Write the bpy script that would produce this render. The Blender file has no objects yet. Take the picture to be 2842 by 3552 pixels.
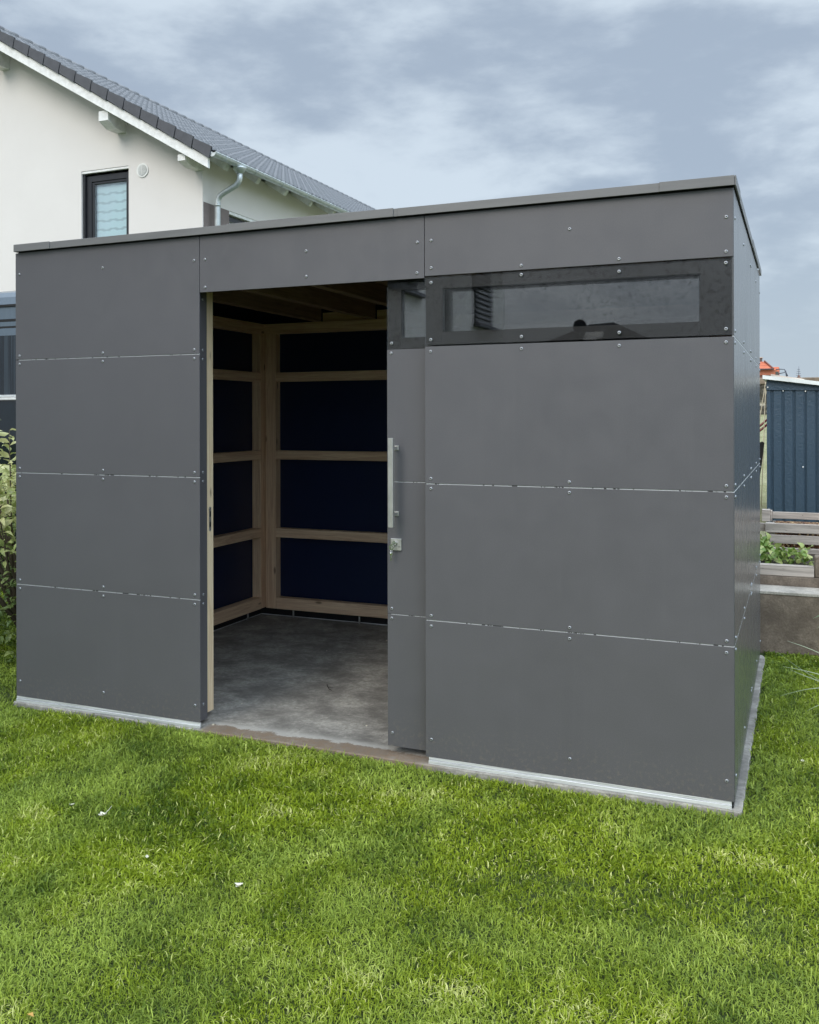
import bpy, bmesh, math, random
import numpy as np
from mathutils import Vector, Matrix, Euler
R = math.radians
random.seed(7)
rng = np.random.default_rng(11)
scene = bpy.context.scene
COL = scene.collection

# ---------------------------------------------------------------- camera
cd = bpy.data.cameras.new("camera")
cam = bpy.data.objects.new("camera", cd); COL.objects.link(cam)
cd.sensor_fit = 'HORIZONTAL'; cd.sensor_width = 36.0
F_PX, W_PX, H_PX, HOR = 3240.4, 2842.0, 3552.0, 1448.0
cd.lens = F_PX / W_PX * 36.0
cd.shift_y = -(H_PX / 2 - HOR) / W_PX
cd.clip_start = 0.05; cd.clip_end = 2000
YAW = 0.396589
fwd = Vector((-math.sin(YAW), math.cos(YAW), 0))
cam.location = (3.9187, -3.8381, 1.5)
cam.rotation_euler = (fwd.to_track_quat('-Z', 'Y').to_matrix() @ Matrix.Rotation(-0.00227, 3, 'Z')).to_euler()
scene.camera = cam

# ---------------------------------------------------------------- render look
scene.view_settings.view_transform = 'Standard'
scene.view_settings.look = 'None'
scene.view_settings.exposure = 0.6
scene.view_settings.gamma = 1.0

# ---------------------------------------------------------------- sun (overcast: very wide and soft)
SUN_EL, SUN_AZ = R(38), Vector((-0.3, -1, 0)).normalized()
sd = bpy.data.lights.new("sun", 'SUN'); sd.energy = 1.25; sd.angle = R(32); sd.color = (1.0, 0.93, 0.83)
sun = bpy.data.objects.new("sun", sd); COL.objects.link(sun)
sdir = Vector((SUN_AZ.x * math.cos(SUN_EL), SUN_AZ.y * math.cos(SUN_EL), math.sin(SUN_EL)))
sun.rotation_euler = (-sdir).to_track_quat('-Z', 'Y').to_euler()
sun.location = (0, -5, 8)

# ---------------------------------------------------------------- node helpers
class NT:
    def __init__(s, nt): s.nt = nt
    def n(s, typ, **kw):
        nd = s.nt.nodes.new(typ)
        for k, v in kw.items():
            if k in nd.inputs: nd.inputs[k].default_value = v
            elif hasattr(nd, k): setattr(nd, k, v)
            else: nd.inputs[k.replace('_', ' ')].default_value = v
        return nd
    def l(s, a, b): s.nt.links.new(a, b)
    def math(s, op, a, b=None, clamp=False):
        m = s.nt.nodes.new('ShaderNodeMath'); m.operation = op; m.use_clamp = clamp
        for i, v in enumerate((a, b)):
            if v is None: continue
            if isinstance(v, (int, float)): m.inputs[i].default_value = v
            else: s.l(v, m.inputs[i])
        return m.outputs[0]
    def mapr(s, v, a, b, c=0., d=1., smooth=True):
        m = s.nt.nodes.new('ShaderNodeMapRange'); m.interpolation_type = 'SMOOTHSTEP' if smooth else 'LINEAR'
        s.l(v, m.inputs[0])
        for i, x in zip((1, 2, 3, 4), (a, b, c, d)): m.inputs[i].default_value = x
        return m.outputs[0]
    def mix(s, fac, a, b, mode='MIX'):
        m = s.nt.nodes.new('ShaderNodeMix'); m.data_type = 'RGBA'; m.blend_type = mode
        for idx, v in ((0, fac), (6, a), (7, b)):
            if isinstance(v, (int, float)): m.inputs[idx].default_value = v
            elif isinstance(v, tuple): m.inputs[idx].default_value = (*v[:3], 1)
            else: s.l(v, m.inputs[idx])
        return m.outputs[2]
    def noise(s, vec, scale, detail=4, rough=.55, dist=0.):
        m = s.nt.nodes.new('ShaderNodeTexNoise')
        m.inputs['Scale'].default_value = scale; m.inputs['Detail'].default_value = detail
        m.inputs['Roughness'].default_value = rough; m.inputs['Distortion'].default_value = dist
        if vec is not None: s.l(vec, m.inputs['Vector'])
        return m.outputs[0]
    def mapping(s, vec, scale=(1, 1, 1), loc=(0, 0, 0), rot=(0, 0, 0)):
        m = s.nt.nodes.new('ShaderNodeMapping'); s.l(vec, m.inputs[0])
        m.inputs['Scale'].default_value = scale; m.inputs['Location'].default_value = loc; m.inputs['Rotation'].default_value = rot
        return m.outputs[0]

# ---------------------------------------------------------------- world: Nishita sky behind a full cloud deck
world = bpy.data.worlds.new("World"); scene.world = world; world.use_nodes = True
wn = world.node_tree; wn.nodes.clear(); w = NT(wn)
out = w.n('ShaderNodeOutputWorld'); bg = w.n('ShaderNodeBackground'); bg.inputs[1].default_value = 0.1
w.l(bg.outputs[0], out.inputs[0])
sky = w.n('ShaderNodeTexSky'); sky.sky_type = 'NISHITA'; sky.sun_disc = False
sky.sun_elevation = SUN_EL; sky.sun_rotation = math.atan2(SUN_AZ.x, SUN_AZ.y); sky.air_density = 1.2; sky.dust_density = 2.0
tc = w.n('ShaderNodeTexCoord'); sep = w.n('ShaderNodeSeparateXYZ'); w.l(tc.outputs['Generated'], sep.inputs[0])
zc = w.math('MAXIMUM', sep.outputs[2], 0.0)
den = w.math('ADD', zc, 0.62)
cmb = w.n('ShaderNodeCombineXYZ')
w.l(w.math('DIVIDE', sep.outputs[0], den), cmb.inputs[0]); w.l(w.math('DIVIDE', sep.outputs[1], den), cmb.inputs[1]); w.l(w.math('MULTIPLY', zc, 1.5), cmb.inputs[2])
n1 = w.noise(w.mapping(cmb.outputs[0], (1.0, 1.0, 1.5), (3.1, 0.4, 0), (0, 0, .5)), 3.4, 9, .55, .1)
n2 = w.noise(w.mapping(cmb.outputs[0], (1.0, 1.1, 1.6), (8.3, 2.4, 1), (0, 0, -.3)), 8.5, 8, .56, .1)
nn = w.math('ADD', w.math('MULTIPLY', n1, .7), w.math('MULTIPLY', n2, .3))
cl = w.mapr(nn, .40, .60)
c_cloud = w.mix(cl, (2.6, 3.15, 3.9), (4.35, 5.0, 5.65))
hz = w.mapr(zc, 0.0, .26, 1.0, 0.0)
c_cloud = w.mix(w.math('MULTIPLY', hz, .45), c_cloud, (3.9, 4.65, 5.2))
zen = w.mapr(zc, .42, .85, 1.0, 2.3)
c_cloud = w.mix(1.0, c_cloud, w.nt.nodes.new('ShaderNodeCombineColor').outputs[0], 'MULTIPLY')
cc = [n for n in wn.nodes if n.bl_idname == 'ShaderNodeCombineColor'][0]
for i in range(3): w.l(zen, cc.inputs[i])
# added bright patch in the clouds, right behind the camera, lighting jamb and interior
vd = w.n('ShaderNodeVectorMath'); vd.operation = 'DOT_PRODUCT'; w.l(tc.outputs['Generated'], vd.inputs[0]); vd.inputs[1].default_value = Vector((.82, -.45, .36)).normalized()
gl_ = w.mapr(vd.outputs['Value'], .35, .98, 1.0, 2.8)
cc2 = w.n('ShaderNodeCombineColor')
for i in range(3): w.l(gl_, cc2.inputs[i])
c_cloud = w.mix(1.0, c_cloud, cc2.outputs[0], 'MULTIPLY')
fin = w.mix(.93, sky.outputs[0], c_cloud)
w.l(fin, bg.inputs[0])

# ---------------------------------------------------------------- materials
def mat(name, base=(.5, .5, .5), rough=.5, metal=0., spec=.5, build=None):
    m = bpy.data.materials.new(name); m.use_nodes = True
    t = NT(m.node_tree); b = m.node_tree.nodes['Principled BSDF']
    b.inputs['Base Color'].default_value = (*base, 1); b.inputs['Roughness'].default_value = rough
    b.inputs['Metallic'].default_value = metal; b.inputs['Specular IOR Level'].default_value = spec
    t.b = b; t.tc = t.n('ShaderNodeTexCoord'); t.P = t.tc.outputs['Object']
    if build: build(t)
    else: build_soft(t, base, rough)
    return m
def bump(t, h, strength=.3, dist=.01):
    bp = t.n('ShaderNodeBump'); bp.inputs['Strength'].default_value = strength; bp.inputs['Distance'].default_value = dist
    t.l(h, bp.inputs['Height']); t.l(bp.outputs[0], t.b.inputs['Normal'])
def build_soft(t, base, rough):
    v = t.noise(t.P, 9, 5, .6)
    t.l(t.mix(t.mapr(v, .3, .7), tuple(c * .88 for c in base), tuple(min(1, c * 1.1) for c in base)), t.b.inputs['Base Color'])
    t.l(t.mapr(v, .3, .7, rough * .85, min(1, rough * 1.12)), t.b.inputs['Roughness'])

def b_hpl(t, base=(.105, .102, .110), r=.36):
    big = t.noise(t.P, 1.3, 4, .6); mid = t.noise(t.P, 7, 6, .65, .4); fine = t.noise(t.P, 260, 2, .5)
    c = t.mix(t.mapr(big, .3, .7), tuple(x * .96 for x in base), tuple(x * 1.03 for x in base))
    speck = t.mapr(fine, .35, .75, .93, 1.10)
    cc = t.nt.nodes.new('ShaderNodeCombineColor')
    for i in range(3): t.l(speck, cc.inputs[i])
    c = t.mix(1., c, cc.outputs[0], 'MULTIPLY')
    # faint chalky scuffs and drill dust
    sc = t.noise(t.mapping(t.P, (6, 6, 30), (0, 0, 0), (.5, .6, .3)), 3.2, 3, .8, 1.5)
    c = t.mix(t.mapr(sc, .735, .80, 0, .28), c, (.35, .36, .37))
    run = t.noise(t.mapping(t.P, (22, 22, .7)), 1.5, 4, .65)
    c = t.mix(t.mapr(run, .56, .72, 0, .015), c, (.30, .30, .30))
    spz = t.n('ShaderNodeSeparateXYZ'); t.l(t.P, spz.inputs[0])
    spl = t.math('MULTIPLY', t.mapr(spz.outputs[2], 0, .22, 1, 0), t.mapr(t.noise(t.P, 55, 4, .7), .50, .66))
    c = t.mix(t.math('MULTIPLY', spl, .30), c, (.22, .19, .15))
    t.l(c, t.b.inputs['Base Color'])
    t.l(t.math('ADD', t.mapr(mid, .3, .75, r - .05, r + .1), t.mapr(run, .4, .7, -.01, .015)), t.b.inputs['Roughness'])
    bump(t, t.noise(t.P, 420, 2, .5), .12, .0006)
def b_side(t):
    # same board, glossier, with fine vertical streaks in the roughness
    b_hpl(t, (.095, .096, .100), .24)
    t.b.inputs['Specular IOR Level'].default_value = .8
    for l_ in list(t.b.inputs['Normal'].links): t.nt.links.remove(l_)
    st = t.noise(t.mapping(t.P, (1, 38, .9)), 1.6, 4, .6)
    t.l(t.mapr(st, .3, .72, .21, .31), t.b.inputs['Roughness'])
M_HPL = mat('anthracite_laminate', build=b_hpl)
M_SIDE = mat('anthracite_laminate_side', build=b_side)
def b_navy(t):
    v = t.noise(t.P, 3, 4, .6)
    t.l(t.mix(v, (.005, .014, .052), (.008, .019, .068)), t.b.inputs['Base Color'])
M_NAVY = mat('navy_laminate_backing', rough=.42, build=b_navy)
def b_trim(t):
    v = t.noise(t.mapping(t.P, (1.5, 20, 20)), 3, 4, .6)
    t.l(t.mix(v, (.145, .143, .145), (.18, .178, .178)), t.b.inputs['Base Color'])
    t.l(t.mapr(v, .3, .7, .32, .5), t.b.inputs['Roughness'])
M_TRIM = mat('grey_coated_metal', rough=.4, build=b_trim)
M_SCREW = mat('screw_steel', (.36, .37, .39), .34, .6)
M_DARKHOLE = mat('dark_recess', (.015, .015, .016), .8)
def b_joint(t):
    v = t.noise(t.mapping(t.P, (1, 1, .2)), 22, 4, .75)
    t.l(t.mix(t.mapr(v, .42, .45), (.08, .08, .08), (.62, .63, .64)), t.b.inputs['Base Color'])
M_JOINT = mat('joint_strip', rough=.5, build=b_joint)
def wood_builder(axis, a, b, ring=1.):
    def f(t):
        s = [38, 38, 38]; s[axis] = 1.6
        g = t.noise(t.mapping(t.P, tuple(s)), 1.2, 6, .7, 1.4)
        c = t.mix(t.mapr(g, .36, .64), tuple(q * .82 for q in a), b)
        oi = t.n('ShaderNodeObjectInfo'); c = t.mix(t.math('MULTIPLY', oi.outputs['Random'], .18), c, (.55, .34, .18))
        k = [9, 9, 9]; k[axis] = 3.
        vor = t.nt.nodes.new('ShaderNodeTexVoronoi'); t.l(t.mapping(t.P, tuple(k)), vor.inputs['Vector']); vor.inputs['Scale'].default_value = .9
        c = t.mix(t.mapr(vor.outputs['Distance'], .03, .11, .75, 0), c, (.16, .075, .03))
        t.l(c, t.b.inputs['Base Color']); bump(t, g, .25, .002)
    return f
PA, PB = (.90, .60, .385), (.97, .74, .51)
M_WOODX = mat('pine_along_x', rough=.6, build=wood_builder(0, PA, PB))
M_WOODY = mat('pine_along_y', rough=.6, build=wood_builder(1, PA, PB))
M_WOODZ = mat('pine_along_z', rough=.6, build=wood_builder(2, PA, PB))
M_JAMB = mat('fresh_pine', rough=.55, build=wood_builder(2, (.98, .76, .49), (.99, .84, .60)))
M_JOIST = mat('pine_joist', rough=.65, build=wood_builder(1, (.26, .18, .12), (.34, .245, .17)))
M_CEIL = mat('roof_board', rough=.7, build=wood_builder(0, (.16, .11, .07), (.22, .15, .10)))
def b_grey_wood(t):
    g = t.noise(t.mapping(t.P, (1.4, 30, 30)), 1.5, 6, .65, .5)
    c = t.mix(t.mapr(g, .3, .7), (.34, .29, .245), (.66, .57, .49))
    k = t.noise(t.mapping(t.P, (9, 30, 45)), 1.3, 3, .6, 1.2)
    c = t.mix(t.mapr(k, .66, .72, 0, .8), c, (.07, .055, .045))
    t.l(c, t.b.inputs['Base Color']); bump(t, g, .5, .004)
M_GREYWOOD = mat('weathered_wood', rough=.85, build=b_grey_wood)
def concrete_builder(a, b, stain=None, scale=1.):
    def f(t):
        g = t.noise(t.P, 5 * scale, 8, .65, .3); h = t.noise(t.P, 46 * scale, 5, .7); k = t.noise(t.mapping(t.P, (1, 1.4, 1)), 2.6 * scale, 6, .68, .4)
        c = t.mix(t.mapr(g, .3, .7), a, b)
        c = t.mix(t.mapr(h, .35, .7, .5, 0), c, tuple(x * .55 for x in a))
        c = t.mix(t.mapr(k, .45, .65, 0, .62), c, tuple(x * .6 for x in a))
        pv = t.nt.nodes.new('ShaderNodeTexVoronoi'); pv.inputs['Scale'].default_value = 26; t.l(t.P, pv.inputs['Vector'])
        c = t.mix(t.math('MULTIPLY', t.mapr(pv.outputs['Distance'], .06, .12, .8, 0), t.mapr(g, .45, .6)), c, tuple(x * .35 for x in a))
        if stain:
            sp = t.n('ShaderNodeSeparateXYZ'); t.l(t.P, sp.inputs[0])
            e = t.math('ADD', t.math('ADD', sp.outputs[1], t.math('MULTIPLY', t.math('SUBTRACT', g, .5), .13)), t.math('MULTIPLY', t.math('SUBTRACT', h, .5), .07))
            sx_ = t.math('MULTIPLY', t.mapr(sp.outputs[0], 1.17, 1.23), t.mapr(sp.outputs[0], 2.30, 2.55, 1, 0))
            c = t.mix(t.math('MULTIPLY', t.math('MULTIPLY', t.mapr(e, .075, .10, 1, 0), sx_), t.mapr(h, .38, .6, .55, .92)), c, stain)
            c2 = t.mapr(e, .09, .16, 1, 0); c3 = t.mapr(e, .08, .095)
            c = t.mix(t.math('MULTIPLY', t.math('MULTIPLY', t.math('MULTIPLY', c2, c3), .6), sx_), c, (.55, .53, .48))
        t.l(c, t.b.inputs['Base Color']); bump(t, t.math('ADD', g, t.math('MULTIPLY', h, .6)), .55, .012)
    return f
M_SLAB = mat('floor_concrete', rough=.88, build=concrete_builder((.24, .225, .20), (.56, .53, .47), (.22, .155, .10)))
M_CONC = mat('retaining_concrete', rough=.9, build=concrete_builder((.20, .152, .112), (.36, .285, .215), None, 1.6))
M_CONCL = mat('lime_edge', rough=.9, build=concrete_builder((.50, .45, .38), (.74, .67, .57), None, 2.))
def b_alu(t):
    v = t.noise(t.mapping(t.P, (.8, 30, 60)), 4, 4, .6)
    t.l(t.mix(t.mapr(v, .35, .6), (.45, .455, .465), (.82, .825, .83)), t.b.inputs['Base Color'])
M_ALU = mat('aluminium_strip', rough=.45, metal=.35, build=b_alu)
M_STEEL = mat('brushed_steel', (.52, .51, .48), .38, .75)
M_CHROME = mat('polished_key_metal', (.75, .75, .74), .16, 1.)
def b_render(t):
    g = t.noise(t.P, 60, 4, .6); v = t.noise(t.P, 1.2, 5, .6)
    t.l(t.mix(v, (.70, .668, .64), (.76, .73, .70)), t.b.inputs['Base Color']); bump(t, g, .35, .006)
M_RENDER = mat('cream_render', rough=.9, build=b_render)
M_BROWNP = mat('taupe_paint', (.20, .165, .155), .85)
M_WHITEP = mat('white_paint', (.80, .80, .78), .55)
def b_tile(t):
    v = t.noise(t.P, 14, 4, .6)
    t.l(t.mix(v, (.17, .175, .185), (.24, .245, .26)), t.b.inputs['Base Color'])
M_TILE = mat('anthracite_roof_tile', rough=.32, build=b_tile)
M_VERGE = mat('verge_tile', (.064, .067, .077), .5)
M_ZINC = mat('zinc', (.56, .60, .60), .38, .55)
M_FRAME = mat('anthracite_window_frame', (.018, .019, .023), .35)
M_BLACK = mat('black_ring', (.012, .012, .013), .5)

def glass(name, tint, refl, refl_add, speck=True, rough=0.0, gcol=(1, 1, 1)):
    m = bpy.data.materials.new(name); m.use_nodes = True; nt = m.node_tree; nt.nodes.clear(); t = NT(nt)
    o = t.n('ShaderNodeOutputMaterial'); tr = t.n('ShaderNodeBsdfTransparent'); gl = t.n('ShaderNodeBsdfGlossy'); mx = t.n('ShaderNodeMixShader')
    tr.inputs[0].default_value = (*tint, 1); gl.inputs[0].default_value = (*gcol, 1); gl.inputs['Roughness'].default_value = rough
    fr = t.n('ShaderNodeFresnel'); fr.inputs[0].default_value = 1.5
    fac = t.math('ADD', t.math('MULTIPLY', fr.outputs[0], refl), refl_add, True)
    if speck:
        tcc = t.n('ShaderNodeTexCoord'); P = tcc.outputs['Object']
        dr = t.noise(P, 48, 2, .6); patch = t.noise(P, 2.6, 3, .6)
        d = t.math('MULTIPLY', t.mapr(dr, .56, .60), t.mapr(patch, .42, .55))
        fac = t.math('MULTIPLY', fac, t.math('SUBTRACT', 1., t.math('MULTIPLY', d, .6)))
    t.l(fac, mx.inputs[0]); t.l(tr.outputs[0], mx.inputs[1]); t.l(gl.outputs[0], mx.inputs[2]); t.l(mx.outputs[0], o.inputs[0])
    return m
M_GLASS_OUT = glass('tinted_outer_glass', (.93, .93, .93), .62, .0)
M_GLASS_IN = glass('tinted_inner_glass', (.30, .30, .31), 1.0, .17, False)
M_GLASS_H = glass('house_glass', (.98, .99, .99), .4, .0, False)

# ---------------------------------------------------------------- mesh helpers
class MB:
    def __init__(s): s.bm = bmesh.new(); s.mats = []
    def mi(s, m):
        if m not in s.mats: s.mats.append(m)
        return s.mats.index(m)
    def face(s, pts, m, smooth=False):
        f = s.bm.faces.new([s.bm.verts.new(p) for p in pts]); f.material_index = s.mi(m); f.smooth = smooth; return f
    def box(s, x0, x1, y0, y1, z0, z1, m, bev=0., M=None):
        ps = [(x, y, z) for x in (x0, x1) for y in (y0, y1) for z in (z0, z1)]
        vs = [s.bm.verts.new(M @ Vector(p) if M else p) for p in ps]
        fs = [s.bm.faces.new([vs[i] for i in q]) for q in ((0, 1, 3, 2), (4, 6, 7, 5), (0, 4, 5, 1), (2, 3, 7, 6), (0, 2, 6, 4), (1, 5, 7, 3))]
        k = s.mi(m)
        for f in fs: f.material_index = k
        if bev:
            es = list({e for f in fs for e in f.edges})
            r = bmesh.ops.bevel(s.bm, geom=es, offset=bev, segments=1, affect='EDGES', material=-1)
            for f in r['faces']: f.material_index = k
    def prism(s, pts, d, m):
        """polygon pts (3d) extruded by vector d"""
        d = Vector(d); a = [s.bm.verts.new(p) for p in pts]; b = [s.bm.verts.new(Vector(p) + d) for p in pts]; k = s.mi(m); n = len(pts)
        fs = [s.bm.faces.new(a), s.bm.faces.new(b[::-1])]
        for i in range(n): fs.append(s.bm.faces.new([a[(i + 1) % n], a[i], b[i], b[(i + 1) % n]]))
        for f in fs: f.material_index = k
    def tube(s, pts, r, m, seg=10, cap=True, smooth=True):
        pts = [Vector(p) for p in pts]; rs = r if isinstance(r, (list, tuple)) else [r] * len(pts); k = s.mi(m); rings = []
        up = None
        for i, p in enumerate(pts):
            t = (pts[min(i + 1, len(pts) - 1)] - pts[max(i - 1, 0)]).normalized()
            if up is None: up = Vector((0, 0, 1)) if abs(t.z) < .9 else Vector((0, 1, 0))
            a = t.cross(up).normalized(); b = a.cross(t).normalized(); up = b
            rings.append([s.bm.verts.new(p + (a * math.cos(2 * math.pi * j / seg) + b * math.sin(2 * math.pi * j / seg)) * rs[i]) for j in range(seg)])
        for i in range(len(rings) - 1):
            for j in range(seg):
                f = s.bm.faces.new([rings[i][j], rings[i][(j + 1) % seg], rings[i + 1][(j + 1) % seg], rings[i + 1][j]]); f.material_index = k; f.smooth = smooth
        if cap:
            for rr in (rings[0][::-1], rings[-1]):
                f = s.bm.faces.new(rr); f.material_index = k
    def build(s, name, parent=None, origin=None):
        bmesh.ops.recalc_face_normals(s.bm, faces=s.bm.faces)
        me = bpy.data.meshes.new(name); s.bm.to_mesh(me); s.bm.free()
        for m in s.mats: me.materials.append(m)
        o = bpy.data.objects.new(name, me); COL.objects.link(o)
        if parent: o.parent = parent
        return o
def tag(o, label=None, cat=None, group=None, kind=None):
    for k, v in (('label', label), ('category', cat), ('group', group), ('kind', kind)):
        if v: o[k] = v
    return o
def thing(name, label, cat, group=None):
    o = bpy.data.objects.new(name, None); COL.objects.link(o); o.empty_display_size = .2
    return tag(o, label, cat, group)
def box(name, parent, x0, x1, y0, y1, z0, z1, m, bev=0., origin=None):
    b = MB(); b.box(x0, x1, y0, y1, z0, z1, m, bev); return b.build(name, parent)
def arrays_mesh(name, V, Fc, mats, parent=None, attrs=None, smooth=False, midx=None):
    me = bpy.data.meshes.new(name); n = Fc.shape[1]
    me.vertices.add(len(V)); me.vertices.foreach_set('co', V.astype(np.float32).ravel())
    me.loops.add(Fc.size); me.loops.foreach_set('vertex_index', Fc.astype(np.int32).ravel())
    me.polygons.add(len(Fc)); me.polygons.foreach_set('loop_start', np.arange(0, Fc.size, n, dtype=np.int32))
    if smooth: me.polygons.foreach_set('use_smooth', np.ones(len(Fc), bool))
    for m in mats: me.materials.append(m)
    me.update(calc_edges=True)
    for k, a in (attrs or {}).items():
        at = me.attributes.new(k, 'FLOAT', 'POINT'); at.data.foreach_set('value', a.astype(np.float32))
    o = bpy.data.objects.new(name, me); COL.objects.link(o)
    if parent: o.parent = parent
    return o
def vnoise(x, y, s, seed):
    r = np.random.default_rng(seed).random((256, 256)); X = x * s + 1000; Y = y * s + 1000
    i = np.floor(X).astype(int); j = np.floor(Y).astype(int); u = X - i; v = Y - j; u = u * u * (3 - 2 * u); v = v * v * (3 - 2 * v)
    g = lambda a, b: r[a % 256, b % 256]
    return (g(i, j) * (1 - u) + g(i + 1, j) * u) * (1 - v) + (g(i, j + 1) * (1 - u) + g(i + 1, j + 1) * u) * v

# ================================================================ GROUND
def b_ground(t):
    a = t.noise(t.P, 2.2, 5, .6); h = t.noise(t.P, 90, 4, .7); f = t.noise(t.P, 24, 4, .7)
    c = t.mix(t.mapr(a, .35, .65), (.030, .060, .006), (.060, .09, .012))
    c = t.mix(t.mapr(h, .35, .7), c, (.075, .10, .025))
    t.l(c, t.b.inputs['Base Color']); bump(t, t.math('ADD', h, f), .8, .03)
M_GROUND = mat('lawn_soil', rough=.95, build=b_ground)
b = MB()
b.face([(-300, -300, -.058), (300, -300, -.058), (300, 300, -.058), (-300, 300, -.058)], M_GROUND)
tag(b.build('ground'), kind='structure')

# the slab under the shed
b = MB(); o_ = []
j_ = lambda a: random.uniform(-a, a)
o_ += [(-.008, 2.56), (-.008, -.010)] + [(q, -.011 + j_(.0025)) for q in np.arange(.1, 3.68, .09)] + [(3.698, -.010), (3.706, .004)]
o_ += [(3.7065 + j_(.0035), q) for q in np.arange(.06, 2.5, .045)] + [(3.703, 2.53), (3.69, 2.56)]
top_, mid_, bot_ = [], [], []
for i, (a, c) in enumerate(o_):
    dx_ = -.004 if a > 3.68 else 0; dy_ = .004 if c < 0 else 0
    top_.append(b.bm.verts.new((a + dx_, c + dy_, -.03))); mid_.append(b.bm.verts.new((a, c, -.034 - abs(j_(.002))))); bot_.append(b.bm.verts.new((a, c, -.25)))
b.bm.faces.new(top_); n_ = len(o_)
for A_r, B_r in ((top_, mid_), (mid_, bot_)):
    for i in range(n_): b.bm.faces.new([A_r[i], A_r[(i + 1) % n_], B_r[(i + 1) % n_], B_r[i]])
b.mi(M_SLAB)
tag(b.build('concrete_slab'), kind='structure')

# ================================================================ LAWN
def b_blade(t):
    at = t.n('ShaderNodeAttribute'); at.attribute_name = 'rnd'; ap = t.n('ShaderNodeAttribute'); ap.attribute_name = 'patch'
    c = t.mix(at.outputs['Fac'], (.052, .104, .002), (.44, .545, .032))
    c = t.mix(t.mapr(at.outputs['Fac'], .74, 1.0, 0, .8), c, (.78, .76, .34))
    c2 = t.mix(at.outputs['Fac'], (.050, .106, .006), (.43, .54, .085))
    c = t.mix(ap.outputs['Fac'], c, c2)
    t.l(c, t.b.inputs['Base Color'])
    t.b.inputs['Subsurface Weight'].default_value = 0.
    tr = t.n('ShaderNodeBsdfTranslucent'); t.l(t.mix(.35, c, (.42, .55, .06)), tr.inputs[0])
    ms = t.n('ShaderNodeMixShader'); ms.inputs[0].default_value = .28
    o = [n for n in t.nt.nodes if n.bl_idname == 'ShaderNodeOutputMaterial'][0]
    t.l(t.b.outputs[0], ms.inputs[1]); t.l(tr.outputs[0], ms.inputs[2]); t.l(ms.outputs[0], o.inputs[0])
M_BLADE = mat('grass_blade', rough=.5, spec=.35, build=b_blade)
def scatter(x0, x1, y0, y1, dens):
    n = int((x1 - x0) * (y1 - y0) * dens); return rng.uniform(x0, x1, n), rng.uniform(y0, y1, n)
def slab_dist(x, y):
    dx = np.maximum(np.maximum(-.02 - x, x - 3.705), 0); dy = np.maximum(np.maximum(-.022 - y, y - 2.56), 0)
    return np.hypot(dx, dy)
xs, ys = [], []
for reg in ((.6, 4.6, -2.6, -.9, 26000), (-1.4, 4.8, -.9, .0, 20000), (-3, .6, -2.6, -.9, 9000), (-3.2, -.02, 0, 2.7, 8000), (3.7, 5.2, 0, 2.74, 15000), (-4.5, 6, -7, -2.6, 1700), (-9, -3.2, -2.6, 6, 1100), (4.8, 8, -2.6, 2.7, 1500)):
    a, c = scatter(*reg); xs.append(a); ys.append(c)
x = np.concatenate(xs); y = np.concatenate(ys)
d = slab_dist(x, y); ok = d > .0015; x, y, d = x[ok], y[ok], d[ok]
N = len(x)
tuft = vnoise(x, y, 9, 1) * .6 + vnoise(x, y, 23, 2) * .4
patch = np.clip((vnoise(x, y, 1.7, 3) * .55 + vnoise(x, y, 5, 4) * .45 - .36) * 3.6, 0, 1)
coarse = vnoise(x, y, 1.1, 5)
L = (.012 + .022 * tuft + .008 * coarse) * rng.uniform(.6, 1.25, N) * np.clip(.95 + d * 5, .95, 1.1)
Wd = rng.uniform(.0010, .0019, N) * (1 + .5 * (np.hypot(x - 3.92, y + 3.84) > 3.2) + 1.6 * (np.hypot(x - 3.92, y + 3.84) > 6.))
az = 2 * math.pi * (vnoise(x, y, 7, 6) * 1.3 + rng.normal(0, .45, N))
lean = np.clip(rng.normal(.88, .38, N) + .35 * (tuft - .5), .05, 1.35)
dx, dy = np.cos(az), np.sin(az); px_, py_ = -dy, dx
base = np.stack([x, y, np.full(N, -.056) + .012 * coarse], 1)
side = np.stack([px_, py_, np.zeros(N)], 1) * Wd[:, None]
dirh = np.stack([dx, dy, np.zeros(N)], 1); up = np.array([0, 0, 1.])
az2 = az + rng.normal(0, .9, N); az3 = az2 + rng.normal(0, .9, N)
dirh2 = np.stack([np.cos(az2), np.sin(az2), np.zeros(N)], 1); dirh3 = np.stack([np.cos(az3), np.sin(az3), np.zeros(N)], 1)
p1 = base + dirh * (L * .35 * np.sin(lean * .6))[:, None] + up * (L * .38 * np.cos(lean * .6))[:, None]
p2 = p1 + dirh2 * (L * .42 * np.sin(lean * 1.5))[:, None] + up * (L * .38 * np.cos(lean * 1.5))[:, None]
p3 = p2 + dirh3 * (L * .42 * np.sin(np.minimum(lean * 2.3, 2.3)))[:, None] + up * (L * .34 * np.cos(np.minimum(lean * 2.3, 2.3)))[:, None]
V = np.stack([base - side, base + side, p1 - side, p1 + side, p2 - side * .8, p2 + side * .8, p3], 1).reshape(-1, 3)
o5 = np.arange(N)[:, None] * 7
T = np.concatenate([o5 + np.array(q) for q in ((0, 1, 3), (0, 3, 2), (2, 3, 5), (2, 5, 4), (4, 5, 6))], 0)
big = vnoise(x, y, 1.3, 31) * .5 + vnoise(x + y * .4, y, 3.1, 32) * .5
fine_ = vnoise(x, y, 17, 8); mid_ = vnoise(x, y, 7.5, 9)
rv = rng.random(N) * .55 + .30 * (fine_ - .5) + .42 * (mid_ - .5) + .55 * (big - .5) + .22
rv = np.clip(np.where(rng.random(N) < .045, .95, rv), 0, 1)
g = arrays_mesh('grass', V, T, [M_BLADE], attrs={'rnd': np.repeat(rv, 7), 'patch': np.repeat(patch, 7)})
tag(g, 'short mown green lawn grass in front of and beside the grey shed', 'grass', kind='stuff')

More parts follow.
